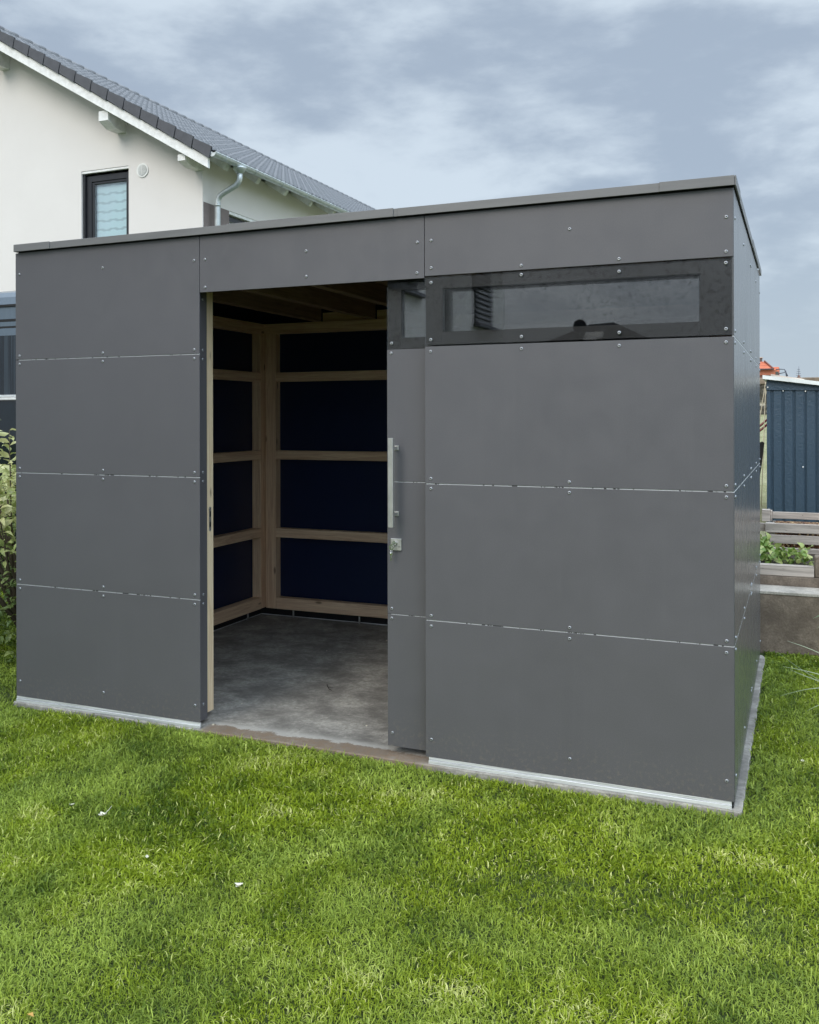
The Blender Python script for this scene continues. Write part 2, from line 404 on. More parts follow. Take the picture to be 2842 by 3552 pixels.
# ================================================================ SHED
shed = thing('garden_shed', 'anthracite flat-roofed garden shed clad in screwed boards with an open sliding door', 'shed')
TH = .008
# one screw head, shared by all
def screw_mesh():
    b = MB(); n = 12
    prof = [(.0074, 0), (.0070, .0018), (.0054, .0034), (.0027, .0040), (.0022, .0026), (0, .0026)]
    ring = []
    for r, h in prof[:-1]: ring.append([b.bm.verts.new((r * math.cos(2 * math.pi * i / n), -h, r * math.sin(2 * math.pi * i / n))) for i in range(n)])
    c = b.bm.verts.new((0, -prof[-1][1], 0)); k = b.mi(M_SCREW); kd = b.mi(M_DARKHOLE)
    for a in range(len(ring) - 1):
        for i in range(n):
            f = b.bm.faces.new([ring[a][i], ring[a][(i + 1) % n], ring[a + 1][(i + 1) % n], ring[a + 1][i]]); f.material_index = k if a < 3 else kd; f.smooth = a < 3
    for i in range(n):
        f = b.bm.faces.new([ring[-1][i], ring[-1][(i + 1) % n], c]); f.material_index = kd
    o = b.build('screw'); return o
proto = screw_mesh(); SCREW_ME = proto.data; first_screw = [proto]
def screw(parent, loc, rotz=0.):
    if first_screw: o = first_screw.pop()
    else:
        o = bpy.data.objects.new('screw', SCREW_ME); COL.objects.link(o)
    o.parent = parent; o.location = loc
    o.rotation_euler = (0, 0, rotz)
    return o
def front_panel(x0, x1, z0, z1, screws, m=None, y=0., name='cladding_panel', parent=None):
    b = MB(); b.box(x0, x1, y, y + TH, z0, z1, m or M_HPL, .0007); o = b.build(name, parent or shed)
    for sx, sz in screws: screw(o, (sx, y, sz))
    return o
G = .0024
ZJ = [0, .604, 1.207, 1.815, 2.392]
XL, XM, XR = .002, 1.1935, 2.3845
sxl = (.029, .594, 1.161)
for i in range(4):
    zs = []
    if i == 0: zs = [.083, .581]
    elif i == 3: zs = [1.837 + 0 * 1, 2.277]
    else: zs = [ZJ[i] + .024, ZJ[i + 1] - .022]
    if i == 0: zs = [.083, .581]
    front_panel(XL, XM - .002, ZJ[i] + (G if i else 0), ZJ[i + 1] - (G if i < 3 else 0), [(sx, sz) for sx in sxl for sz in zs])
# lintel board over the doorway, board over the window
front_panel(XM + .0015, XR - .0015, 2.117, 2.392, [(1.226, 2.278), (1.79, 2.279), (2.351, 2.278), (1.226, 2.141), (1.79, 2.160), (2.349, 2.142)])
front_panel(XR + .0015, 3.678, 2.125, 2.392, [(2.417, 2.281), (3.035, 2.282), (3.653, 2.28), (2.417, 2.160), (2.827, 2.144), (3.238, 2.144), (3.652, 2.145)])
for i in range(3):
    if i == 2: sc = [(x, z) for x in (2.413, 2.827, 3.238, 3.651) for z in (1.791,)] + [(x, 1.230) for x in (2.413, 3.031, 3.651)]
    elif i == 1: sc = [(x, z) for x in (2.413, 3.031, 3.651) for z in (.625, 1.186)]
    else: sc = [(x, z) for x in (2.413, 3.031, 3.650) for z in (.079, .579)]
    front_panel(XR + .0015, 3.678, ZJ[i] + (G if i else 0), ZJ[i + 1] - G, sc)
# light strips that show in the open joints
def jstrip(x0, x1, z): box('joint_strip', shed, x0, x1, .0042, .0075, z - G - .0, z + G + .0, M_JOINT)
for z in ZJ[1:4]: jstrip(XL + .001, XM - .004, z)
for z in ZJ[1:3]: jstrip(XR + .003, 3.676, z)
# side boards (facing the lawn path on the right)
for i in range(4):
    for (y0, y1, sy) in ((.004, 1.318, (.062, .675, 1.296)), (1.321, 2.482, (1.346, 1.930, 2.455))):
        b = MB(); b.box(3.680 - TH + .0005, 3.6805, y0, y1, ZJ[i] + (G if i else 0) - .0, ZJ[i + 1] - (G if i < 3 else 0), M_SIDE, .0006)
        o = b.build('cladding_panel', shed)
        zz = [ZJ[i] + .024 if i else .083, ZJ[i + 1] - .023 if i < 3 else 2.284]
        for yy in sy:
            for q in zz: screw(o, (3.6805, yy, q), math.pi / 2)
for z in ZJ[1:4]: box('joint_strip', shed, 3.673, 3.6797, .006, 2.48, z - G, z + G, M_JOINT)
# back and left boards: anthracite outside, navy inside
for i in range(4):
    za, zb = ZJ[i] + (G / 2 if i else 0), ZJ[i + 1] - G / 2
    for x0, x1 in ((.002, 1.2), (1.202, 2.4), (2.402, 3.670)):
        b = MB(); b.box(x0, x1, 2.476, 2.484, za, zb, M_HPL); b.box(x0, x1, 2.470, 2.4755, za, zb, M_NAVY); b.build('cladding_panel', shed)
    for y0, y1 in ((.012, 1.24), (1.242, 2.468)):
        b = MB(); b.box(.002, .0085, y0, y1, za, zb, M_HPL); b.box(.009, .0125, y0, y1, za, zb, M_NAVY); b.build('cladding_panel', shed)
# timber frame
def wood(name, x0, x1, y0, y1, z0, z1, ax):
    b = MB(); b.box(x0, x1, y0, y1, z0, z1, (M_WOODX, M_WOODY, M_WOODZ)[ax], .003); return b.build(name, shed)
RZ = [(.034, .122), (.584, .653), (1.181, 1.249), (1.777, 1.847)]
for a, c in RZ:
    wood('wall_rail', .203, 3.55, 2.376, 2.440, a, c, 0)
    wood('wall_rail', .026, .100, .22, 2.332, a, c, 1)
    wood('wall_rail', 3.585, 3.662, .22, 2.332, a, c, 1)
wood('top_plate', .014, 3.66, 2.372, 2.468, 2.147, 2.222, 0)
wood('top_plate', .014, .104, .12, 2.370, 2.147, 2.222, 1)
wood('top_plate', 3.575, 3.67, .12, 2.370, 2.147, 2.222, 1)
wood('top_plate', .014, 3.66, .018, .048, 2.205, 2.30, 0)
wood('corner_post', .110, .200, 2.378, 2.409, .034, 2.146, 2)
wood('corner_post', .104, .190, 2.411, 2.468, .034, 2.146, 2)
wood('corner_post', .016, .094, 2.335, 2.468, .034, 2.146, 2)
wood('corner_post', 3.575, 3.665, 2.375, 2.468, .034, 2.146, 2)
wood('corner_post', 3.575, 3.668, .110, .200, .034, 2.146, 2)
wood('corner_post', .014, .10, .012, .10, .034, 2.2, 2)
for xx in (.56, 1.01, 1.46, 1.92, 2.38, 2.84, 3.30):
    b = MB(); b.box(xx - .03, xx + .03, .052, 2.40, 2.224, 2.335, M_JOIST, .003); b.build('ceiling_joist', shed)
wood('blocking', 1.045, 1.43, 2.405, 2.455, 2.224, 2.292, 0)
wood('blocking', .595, .975, 2.405, 2.455, 2.224, 2.292, 0)
# flat roof with board underside, membrane top and metal edge
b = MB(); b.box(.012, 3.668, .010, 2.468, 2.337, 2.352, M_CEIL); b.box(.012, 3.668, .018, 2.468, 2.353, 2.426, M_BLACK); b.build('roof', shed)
def edge_trim():
    b = MB()
    z0, z1 = 2.397, 2.434
    # front: fascia + top flange, in pieces with lapped joints
    cuts = [0.014, .262, 1.367, 2.245, 3.402, 3.685]
    b.box(.016, 3.684, -.021, -.016, z0, z1 - .0035, M_TRIM)
    for i in range(5):
        pr = .0028 if i in (0, 2, 4) else .0
        b.box(cuts[i] + (.02 if i in (1, 3) else 0), cuts[i + 1] - (.0 if i != 3 else .0), -.0235 - pr, -.0215, z0 - .001, z1 - .002 + pr * .8, M_TRIM, .0008)
    b.box(.014, 3.684, -.0155, .09, z1 - .006, z1 - .001, M_TRIM)
    b.box(.016, 3.67, -.0155, -.001, z0 + .002, z0 + .006, M_BLACK)
    # right side
    b.box(3.6845, 3.6862, -.016, 2.505, z0, z1 - .001, M_TRIM)
    for y0, y1, pr in ((-.0235, .265, .0025), (.285, 1.40, 0), (1.40, 2.24, .0025), (2.26, 2.512, .0025)):
        b.box(3.6865, 3.6885 + pr, y0, y1, z0 - .001, z1 - .002 + pr * .8, M_TRIM, .0006)
    b.box(3.60, 3.6842, .091, 2.40, z1 - .006, z1 - .001, M_TRIM)
    # back and left
    b.box(.010, 3.684, 2.506, 2.512, z0, z1, M_TRIM); b.box(.014, 3.5995, 2.41, 2.505, z1 - .006, z1 - .001, M_TRIM)
    b.box(.0085, .0135, -.0155, 2.505, z0, z1, M_TRIM); b.box(.014, .09, .091, 2.405, z1 - .006, z1 - .001, M_TRIM)
    return b.build('roof_edge', shed)
edge_trim()
box('backing_batten', shed, .012, 3.665, .0105, .0165, 2.31, 2.426, M_BLACK)
# base strips
b = MB(); b.box(.003, XM - .003, .001, .010, -.0125, -.0005, M_ALU, .0008); b.box(.003, XM - .003, -.003, .010, -.0295, -.0135, M_ALU, .0008); b.build('base_strip', shed)
b = MB(); b.box(2.400, 3.668, .001, .010, -.0125, -.0005, M_ALU, .0008); b.box(2.400, 3.668, -.003, .010, -.0295, -.0135, M_ALU, .0008); b.build('base_strip', shed)
b = MB(); b.box(3.669, 3.6745, .014, 2.47, -.0295, -.001, M_DARKHOLE); b.build('base_strip', shed)
b = MB(); b.box(.03, .033, .25, 2.44, -.029, .030, M_BLACK); b.box(.034, 3.64, 2.436, 2.439, -.029, .030, M_BLACK); b.box(.034, .040, .25, 2.43, -.029, -.024, M_ALU); b.box(.041, 3.64, 2.43, 2.4355, -.029, -.024, M_ALU); b.build('sill_flashing', shed)
b = MB()
for q in (.34, .9, 1.5, 2.1, 2.7): b.tube([(q, 2.40, -.03), (q, 2.40, .033)], .007, M_STEEL, 8)
for q in (.5, 1.1, 1.7, 2.2): b.tube([(.062, q, -.03), (.062, q, .033)], .007, M_STEEL, 8)
b.build('levelling_foot', shed)
# door reveal on the left and the fresh pine board behind it
b = MB(); b.box(1.152, 1.161, .018, .106, -.012, 2.135, M_HPL, .0006)
b.box(1.120, 1.1515, .0115, .1065, -.012, 2.135, M_BLACK); ro = b.build('door_reveal', shed)
for q in (.069, .571, .617, 1.183, 1.228, 1.794, 1.840, 2.094): screw(ro, (1.161, .072, q), math.pi / 2)
b = MB(); b.box(1.070, 1.130, .146, .205, -.001, 2.22, M_JAMB, .002); jo = b.build('door_jamb', shed)
b = MB()
for a in range(1):
    pts = []
    for k in range(13):
        an = math.pi * k / 12; pts.append((1.1305, .1735 + .0095 * math.cos(an), 1.046 - .0095 + .0095 * math.sin(an)))
    for k in range(13):
        an = math.pi + math.pi * k / 12; pts.append((1.1305, .1735 + .0095 * math.cos(an), .921 + .0095 + .0095 * math.sin(an)))
    b.prism(pts, (.0018, 0, 0), M_STEEL)
b.box(1.1325, 1.1328, .169, .178, .995, 1.022, M_BLACK); b.box(1.1325, 1.1328, .169, .178, .944, .968, M_BLACK)
b.tube([(1.132, .1735, 1.037), (1.134, .1735, 1.037)], .003, M_CHROME, 8); b.tube([(1.132, .1735, .930), (1.134, .1735, .930)], .003, M_CHROME, 8)
b.build('strike_plate', jo)
# fixed window strip
win = box('window', shed, 2.386, 2.465, .012, .040, 1.822, 2.118, M_BLACK)
b = MB()
b.box(3.556, 3.674, .012, .040, 1.822, 2.118, M_BLACK); b.box(2.4655, 3.5555, .012, .040, 2.068, 2.118, M_BLACK); b.box(2.4655, 3.5555, .012, .040, 1.822, 1.877, M_BLACK)
b.build('window_frame', win)
b = MB(); b.box(2.386, 3.679, .0, .006, 1.8185, 2.121, M_GLASS_OUT); gp = b.build('glass_pane', win)
for sx, sz in ((2.416, 2.095), (2.827, 2.105), (3.238, 2.093), (3.651, 2.101), (2.414, 1.843), (2.827, 1.842), (3.238, 1.844), (3.651, 1.843)): screw(gp, (sx, .0, sz))
# sliding door
DX0, DX1, DY = 2.180, 3.585, .050
b = MB(); b.box(DX0 + .002, DX1, DY + .0085, DY + .044, .008, 1.81, M_BLACK); b.box(DX0 + .002, DX0 + .067, DY + .0085, DY + .044, 1.8105, 2.125, M_BLACK)
b.box(DX1 - .04, DX1, DY + .0085, DY + .044, 1.8105, 2.125, M_BLACK); b.box(DX0 + .0675, DX1 - .0405, DY + .0085, DY + .044, 2.08, 2.125, M_BLACK); b.box(DX0 + .0675, DX1 - .0405, DY + .0085, DY + .044, 1.8105, 1.862, M_BLACK)
door = b.build('sliding_door', shed)
dz = [.006, .605, 1.208, 1.811]
for i in range(3):
    sc = [[(2.203, .066), (2.201, .587)], [(2.201, .631)], [(2.201, 1.793)]][i]
    front_panel(DX0, DX1, dz[i] + (G * .7 if i else 0), dz[i + 1] - G * .7, sc, y=DY, name='door_panel', parent=door)
for z in dz[1:3]: box('joint_strip', door, DX0 + .001, DX1, DY + .003, DY + .0075, z - G * .7, z + G * .7, M_JOINT)
b = MB(); b.box(DX0, DX1, DY, DY + .006, dz[3] + .001, 2.128, M_GLASS_OUT); gp2 = b.build('glass_pane', door)
b = MB(); b.box(DX0 + .068, DX1 - .041, DY + .030, DY + .035, 1.863, 2.079, M_GLASS_IN); b.build('inner_pane', door)
for sx, sz in ((2.203, 1.838),): screw(gp2, (sx, DY, sz))
b = MB(); b.box(2.2145, 2.2385, -.022, -.003, 1.008, 1.408, M_STEEL, .0012)
for z in (1.362, 1.064):
    b.box(2.2205, 2.2325, -.0028, DY - .0005, z - .006, z + .006, M_STEEL)
    b.box(2.216, 2.238, DY - .004, DY - .0006, z - .011, z + .011, M_STEEL, .001)
b.build('door_handle', door)
b = MB(); b.box(2.199, 2.252, DY - .009, DY - .0005, .897, .951, M_STEEL, .002)
b.tube([(2.222, DY - .02, .931), (2.222, DY - .0095, .931)], .0105, M_CHROME, 14)
b.box(2.236, 2.249, DY - .0104, DY - .0093, .914, .9155, M_DARKHOLE)
b.build('lock_plate', door)
def key():
    b = MB()
    c = Vector((2.214, DY - .034, .914))
    b.box(c.x + .002, c.x + .0035, c.y - .002, c.y + .018, c.z + .010, c.z + .017, M_CHROME)
    n = 16
    for k in range(n):
        a0, a1 = 2 * math.pi * k / n, 2 * math.pi * (k + 1) / n
        P = lambda r, a, yy: (c.x + .9 * r * math.cos(a), c.y + yy, c.z + r * math.sin(a))
        b.face([P(.006, a0, 0), P(.013, a0, 0), P(.013, a1, 0), P(.006, a1, 0)], M_CHROME)
        b.face([P(.006, a0, .0022), P(.013, a0, .0022), P(.013, a1, .0022), P(.006, a1, .0022)], M_CHROME)
        b.face([P(.013, a0, 0), P(.013, a0, .0022), P(.013, a1, .0022), P(.013, a1, 0)], M_CHROME)
    # key ring and a second key hanging down
    pts = [(c.x - .001 + .004 * math.sin(t), c.y + .001 + .003 * math.cos(t), c.z - .018 + .010 * math.cos(t)) for t in np.linspace(0, 2 * math.pi, 17)]
    b.tube(pts, .0009, M_CHROME, 6, cap=False)
    b.box(c.x - .008, c.x + .006, c.y + .000, c.y + .002, c.z - .036, c.z - .022, M_CHROME, .0006)
    b.box(c.x - .004, c.x + .001, c.y + .000, c.y + .002, c.z - .060, c.z - .0362, M_CHROME)
    return tag(b.build('door_key'), 'shiny key with a second key hanging from the lock of the sliding door', 'key')
key()

# ---- bits lying on the shed floor
M_CHIP = mat('pale_wood_chip', (.72, .66, .52), .8)
M_TWIG = mat('dark_twig', (.05, .04, .03), .9)
M_PETAL = mat('white_petal', (.74, .72, .60), .6)
b = MB(); pts = [(1.42, .90, -.026), (1.44, .865, -.022), (1.47, .83, -.026), (1.50, .81, -.026)]
b.tube(pts, [.003, .0028, .0022, .001], M_TWIG, 6); b.tube([(1.45, .85, -.024), (1.475, .868, -.025)], [.002, .001], M_TWIG, 5)
tag(b.build('twig'), 'thin dark twig lying on the concrete floor inside the shed', 'twig')
CH = [(1.215, .075, .007, 'white chip on the brown door sill near the left door post'), (1.93, .35, .005, 'tiny pale chip on the floor in the middle of the doorway'),
      (1.16, .42, .004, 'tiny pale chip on the floor beside the pine door board'), (2.02, .62, .004, 'tiny pale chip on the floor left of the sliding door'),
      (1.30, 2.0, .006, 'small pale chip at the back of the shed floor'), (1.05, 1.6, .004, 'tiny chip deep inside the shed on the dark floor')]
for cx, cy, r, lb in CH:
    b = MB(); n = 6; A = [(cx + r * random.uniform(.6, 1.2) * math.cos(2 * math.pi * k / n), cy + r * random.uniform(.6, 1.2) * math.sin(2 * math.pi * k / n), -.0295) for k in range(n)]
    b.prism(A, (0, 0, r * .6), M_CHIP); tag(b.build('wood_chip'), lb, 'chip', 'chips on the shed floor')

# ---- petals and leaves in the lawn
PT = [(1.248, -.938, .012, 'small white petal, upper left of those lying in the lawn'), (1.428, -.97, .020, 'largest white flower head lying in the lawn at left, with a short stalk'),
      (1.81, -1.185, .014, 'flat cream petal in the lawn next to a small dark tuft'), (2.217, -1.233, .017, 'white petal in the lawn below the shed doorway, rightmost of the pale petals at left'),
      (3.924, .672, .016, 'curled pale petal on the dark grass right of the shed')]
for i, (cx, cy, r, lb) in enumerate(PT):
    b = MB(); n = 9; k = 5; zc_ = -.036
    A = random.uniform(0, 3)
    for q in range(2 if i in (1, 3) else 1):
        a0 = A + q * 1.9; rows = []
        for j in range(k):
            tt = j / (k - 1); wd = r * .5 * math.sin(math.pi * min(1, .12 + tt * .86)); zz = zc_ + r * .9 * (tt - .5) ** 2 + .004 * q
            cxx = cx + math.cos(a0) * r * 1.6 * (tt - .5); cyy = cy + math.sin(a0) * r * 1.6 * (tt - .5)
            rows.append([(cxx - math.sin(a0) * wd, cyy + math.cos(a0) * wd, zz + .004), (cxx, cyy, zz), (cxx + math.sin(a0) * wd, cyy - math.cos(a0) * wd, zz + .004)])
        for j in range(k - 1):
            for s in range(2): b.face([rows[j][s], rows[j][s + 1], rows[j + 1][s + 1], rows[j + 1][s]], M_PETAL, True)
    if i == 1: b.tube([(cx, cy, -.036), (cx + .012, cy + .02, -.02), (cx + .016, cy + .035, -.008)], [.0012, .001, .0006], M_PETAL, 5)
    tag(b.build('fallen_petal'), lb, 'petal', 'pale petals lying in the lawn')
M_YLEAF = mat('yellow_leaf', (.50, .30, .08), .7)
b = MB(); b.face([(2.075, -2.0, -.036), (2.085, -2.007, -.030), (2.103, -2.004, -.034), (2.090, -1.994, -.030)], M_YLEAF)
tag(b.build('fallen_leaf'), 'small yellow brown leaf in the grass at the bottom left corner', 'leaf')

# ================================================================ HOUSE
S = .579
def roof_z(x, xe=-4.93, ze=5.885): return ze + (xe - x) * S
XRID, YG, XS, YE = -10.21, 9.55, -5.52, 27.4
XW = 2 * XRID - XS
def uz(x):  # underside of the roof at wall
    return roof_z(x if x > XRID else 2 * XRID - x) - .22
house = thing('house', 'cream rendered house with a dark tiled gable roof behind the shed', 'house')
b = MB()
WX0, WX1, WZ0, WZ1 = -8.158, -7.09, 4.45, 5.992
def gq(x0, x1, z0, z1a, z1b): b.face([(x0, YG, z0), (x1, YG, z0), (x1, YG, z1b), (x0, YG, z1a)], M_RENDER)
gq(XW, XRID, -.2, uz(XW), uz(XRID)); gq(XRID, WX0, -.2, uz(XRID), uz(WX0)); gq(WX1, XS, -.2, uz(WX1), uz(XS))
gq(WX0, WX1, -.2, WZ0, WZ0); gq(WX0, WX1, WZ1, uz(WX0), uz(WX1))
RD = .17
for q in ([(WX0, YG, WZ0), (WX0, YG + RD, WZ0), (WX0, YG + RD, WZ1), (WX0, YG, WZ1)], [(WX1, YG, WZ0), (WX1, YG + RD, WZ0), (WX1, YG + RD, WZ1), (WX1, YG, WZ1)],
          [(WX0, YG, WZ1), (WX1, YG, WZ1), (WX1, YG + RD, WZ1), (WX0, YG + RD, WZ1)], [(WX0, YG, WZ0), (WX1, YG, WZ0), (WX1, YG + RD, WZ0), (WX0, YG + RD, WZ0)]): b.face(q, M_RENDER)
# side wall with an opening
SY0, SY1, SZ0, SZ1 = 10.356, 12.6, 3.9, 5.212
def sq(y0, y1, z0, z1, m=M_RENDER): b.face([(XS, y0, z0), (XS, y1, z0), (XS, y1, z1), (XS, y0, z1)], m)
zt = uz(XS)
sq(YG, YE, SZ1, zt); sq(YG, YG + .02, -.2, SZ1); sq(YG + .02, SY0, 3.9, SZ1, M_BROWNP); sq(YG + .02, SY0, -.2, 3.9); sq(SY1, YE, -.2, SZ1); sq(SY0, SY1, -.2, SZ0)
for q in ([(XS, SY0, SZ0), (XS - RD, SY0, SZ0), (XS - RD, SY0, SZ1), (XS, SY0, SZ1)], [(XS, SY1, SZ0), (XS - RD, SY1, SZ0), (XS - RD, SY1, SZ1), (XS, SY1, SZ1)], [(XS, SY0, SZ1), (XS - RD, SY0, SZ1), (XS - RD, SY1, SZ1), (XS, SY1, SZ1)], [(XS, SY0, SZ0), (XS - RD, SY0, SZ0), (XS - RD, SY1, SZ0), (XS, SY1, SZ0)]): b.face(q, M_RENDER)
b.face([(XW, YG, -.2), (XW, YE, -.2), (XW, YE, zt), (XW, YG, zt)], M_RENDER)
b.face([(XW, YE, -.2), (XS, YE, -.2), (XS, YE, zt), (XRID, YE, uz(XRID)), (XW, YE, zt)], M_RENDER)
b.build('wall', house)
# tiled roof
def roof_slope(sgn):
    ys = np.arange(8.985, 27.62, .3 / 12); ph = (ys % .3) / .3
    prof = .008 * np.cos(4 * np.pi * (ph - .25)) - .050 * np.clip(1 - np.abs(ph - .5) / .15, 0, 1)
    cl_ = .352; rows = []
    nc = 15
    for i in range(nc):
        for (u, h) in ((0.012, .000), (0, .042), (1.0, .004)):
            xx = -4.93 - (i + u) * cl_; zz = roof_z(xx) + h
            sag = .004 * np.sin(ys * 1.1 + i)
            X = xx if sgn > 0 else 2 * XRID - xx
            rows.append(np.stack([np.full_like(ys, X), ys, zz + prof + sag], 1))
    rows = np.array(rows); nr, ny = rows.shape[:2]; V = rows.reshape(-1, 3); F_ = []
    for r_ in range(nr - 1):
        if r_ % 3 == 2: continue
        a = np.arange(ny - 1) + r_ * ny; F_.append(np.stack([a, a + 1, a + 1 + ny, a + ny], 1))
    # close step between courses
    return V, np.concatenate(F_)
V1, F1 = roof_slope(1); V2, F2 = roof_slope(-1)
ro = arrays_mesh('roof', np.concatenate([V1, V2]), np.concatenate([F1, F2[:, ::-1] + len(V1)]), [M_TILE], house, smooth=False)
b = MB()
for yy in np.arange(8.95, 27.5, .36): b.tube([(XRID, yy, roof_z(XRID) + .0), (XRID, yy + .37, roof_z(XRID) + .012)], .07, M_TILE, 12)
b.build('ridge_tiles', ro)
def slope_frame(x, y, z, sgn=1):
    """matrix: local X runs down the slope, Z is normal to it"""
    ang = math.atan(S) if sgn > 0 else math.pi - math.atan(S)
    return Matrix.Translation((x, y, z)) @ Matrix.Rotation(ang if sgn > 0 else -(math.pi - ang), 4, 'Y')
csl = math.sqrt(1 + S * S)
# roof boarding (underside) and rafters
b = MB()
for sgn in (1, -1):
    xe = -4.97
    P0 = Vector((xe, 0, roof_z(xe) - .045)); P1 = Vector((XRID, 0, roof_z(XRID) - .045))
    if sgn < 0: P0.x = 2 * XRID - P0.x
    b.prism([(P0.x, 9.0, P0.z), (P1.x, 9.0, P1.z), (P1.x, 9.0, P1.z - .03), (P0.x, 9.0, P0.z - .03)], (0, 18.55, 0), M_WHITEP)
b.build('roof_boarding', house)
# barge board
b = MB()
for sgn in (1, -1):
    f = lambda x: 2 * XRID - x if sgn < 0 else x
    b.prism([(f(-5.03), 9.0, 5.771), (f(XRID), 9.0, 5.771 + (-5.03 - XRID) * S), (f(XRID), 9.0, 5.600 + (-5.03 - XRID) * S), (f(-5.03), 9.0, 5.600)], (0, .055, 0), M_WHITEP)
b.build('barge_board', house)
# verge tiles along the gable
b = MB()
for sgn in (1, -1):
    for i in range(15):
        x0 = -4.93 - i * .352; x1 = x0 - .372
        f = lambda x: 2 * XRID - x if sgn < 0 else x
        za, zb = roof_z(x0) + .050, roof_z(x1) + .018
        h = .155
        b.prism([(f(x0 - .003), 8.955, za), (f(x1 + .026), 8.955, zb - .015), (f(x1 - .004), 8.955, zb - h - .01), (f(x0 - .05), 8.955, za - h - .035)], (0, .03, 0), M_VERGE)
b.build('verge_tiles', house)
# purlin ends with chamfered undersides
def purlin(x0, x1, zt_, hh, ch):
    b = MB(); ya, yb_ = 9.06, YG + .0
    b.prism([(x0, ya, zt_), (x0, yb_, zt_), (x0, yb_, zt_ - hh - ch), (x0, ya + .20, zt_ - hh - ch), (x0, ya, zt_ - hh)], (x1 - x0, 0, 0), M_WHITEP)
    return b.build('purlin', house)
purlin(-7.332, -7.128, 6.835, .17, .09); purlin(-5.67, -5.521, 5.90, .105, .06); purlin(-10.05, -9.87, 8.36, .17, .09)
# rafter tails under the eave
for i in range(18):
    yy = 9.62 + i * .98
    b = MB(); x0, x1 = -5.52, -5.06
    tz = lambda x: roof_z(x) - .078
    b.prism([(x0, yy, tz(x0)), (x1, yy, tz(x1)), (x1, yy, tz(x1) - .07), (x1 - .07, yy, tz(x1) - .155), (x0, yy, tz(x0) - .165)], (0, .10, 0), M_WHITEP)
    b.build('rafter_tail', house)
# gutter
b = MB(); n = 10; XG, ZG, RG = -4.925, 5.835, .066
def arc(r): return [(XG + r * math.cos(math.pi + math.pi * k / n), ZG + r * math.sin(math.pi + math.pi * k / n)) for k in range(n + 1)]
A, B = arc(RG), arc(RG - .006)
ys2 = [8.98, 27.6]
for k in range(n):
    b.face([(A[k][0], ys2[0], A[k][1]), (A[k + 1][0], ys2[0], A[k + 1][1]), (A[k + 1][0], ys2[1], A[k + 1][1]), (A[k][0], ys2[1], A[k][1])], M_ZINC, True)
    b.face([(B[k][0], ys2[0], B[k][1]), (B[k + 1][0], ys2[0], B[k + 1][1]), (B[k + 1][0], ys2[1], B[k + 1][1]), (B[k][0], ys2[1], B[k][1])], M_ZINC, True)
b.face([(p[0], 8.982, p[1]) for p in A], M_ZINC); b.face([(p[0], 27.598, p[1]) for p in A], M_ZINC)
b.tube([(XG + RG, 8.98, ZG), (XG + RG, 27.6, ZG)], .010, M_ZINC, 8)
for yy in np.arange(9.3, 27.5, .93):
    b.tube([(XG + (RG + .004) * math.cos(t), yy, ZG + (RG + .004) * math.sin(t)) for t in np.linspace(math.pi * .95, 2.1 * math.pi, 10)], .006, M_ZINC, 6)
b.build('gutter', house)
b = MB(); yy = 9.78
b.tube([(XG, yy, ZG - .05), (XG, yy, ZG - .075), (XG, yy, ZG - .16)], [.12, .115, .052], M_ZINC, 16)
pts = [(XG, yy, 5.68), (XG, yy, 5.60), (XG - .02, yy, 5.535), (XG - .07, yy, 5.485), (XG - .33, yy, 5.375), (XG - .40, yy, 5.335), (XG - .44, yy, 5.27), (XG - .45, yy, 5.20), (XG - .45, yy, -.1)]
sm = []
for i in range(len(pts) - 1):
    a, c = Vector(pts[i]), Vector(pts[i + 1]); sm += [a]
sm.append(Vector(pts[-1])); b.tube(sm, .050, M_ZINC, 16); b.tube([(XG - .45, yy, 5.21), (XG - .45, yy, 5.15)], .056, M_ZINC, 16)
b.build('downpipe', house)
# gable window
def b_film(t):
    sp = t.n('ShaderNodeSeparateXYZ'); t.l(t.P, sp.inputs[0])
    ph = t.math('ADD', t.math('MULTIPLY', sp.outputs[2], 2 * math.pi / .163), t.math('MULTIPLY', t.math('SINE', t.math('MULTIPLY', sp.outputs[0], 2 * math.pi / .30)), .9))
    s = t.math('SINE', ph); s2 = t.math('SINE', t.math('ADD', t.math('MULTIPLY', sp.outputs[2], 2 * math.pi / .163), t.math('MULTIPLY', t.math('SINE', t.math('ADD', t.math('MULTIPLY', sp.outputs[0], 2 * math.pi / .30), 3.14)), .45)))
    m = t.math('MULTIPLY', t.mapr(s, .45, .6), t.mapr(s2, .1, .3))
    t.l(t.mix(m, (.52, .70, .74), (.36, .49, .53)), t.b.inputs['Base Color'])
M_FILM = mat('wavy_blind', rough=.6, build=b_film)
yw = YG + .11
b = MB()
b.box(WX0 + .05, WX0 + .16, yw - .03, yw + .05, WZ0, WZ1 - .08, M_FRAME, .004); b.box(WX1 - .12, WX1 - .002, yw - .03, yw + .05, WZ0, WZ1 - .08, M_FRAME, .004)
b.box(WX0 + .161, WX1 - .121, yw - .03, yw + .05, WZ1 - .19, WZ1 - .08, M_FRAME, .004); b.box(WX0 + .161, WX1 - .121, yw - .03, yw + .05, WZ0, WZ0 + .09, M_FRAME, .004)
b.box(WX0 + .162, WX0 + .215, yw - .012, yw + .04, WZ0 + .091, WZ1 - .191, M_FRAME, .003); b.box(WX0 + .216, WX1 - .122, yw - .012, yw + .04, WZ1 - .235, WZ1 - .191, M_FRAME, .003)
b.box(WX0 + .002, WX0 + .05, yw - .07, yw + .0, WZ0, WZ1 - .05, M_FRAME)
wo = b.build('window', house)
b = MB(); b.box(WX0 + .005, WX1 - .003, YG + .01, YG + .06, WZ1 - .045, WZ1 - .003, M_WHITEP, .003); b.build('shutter_box', wo)
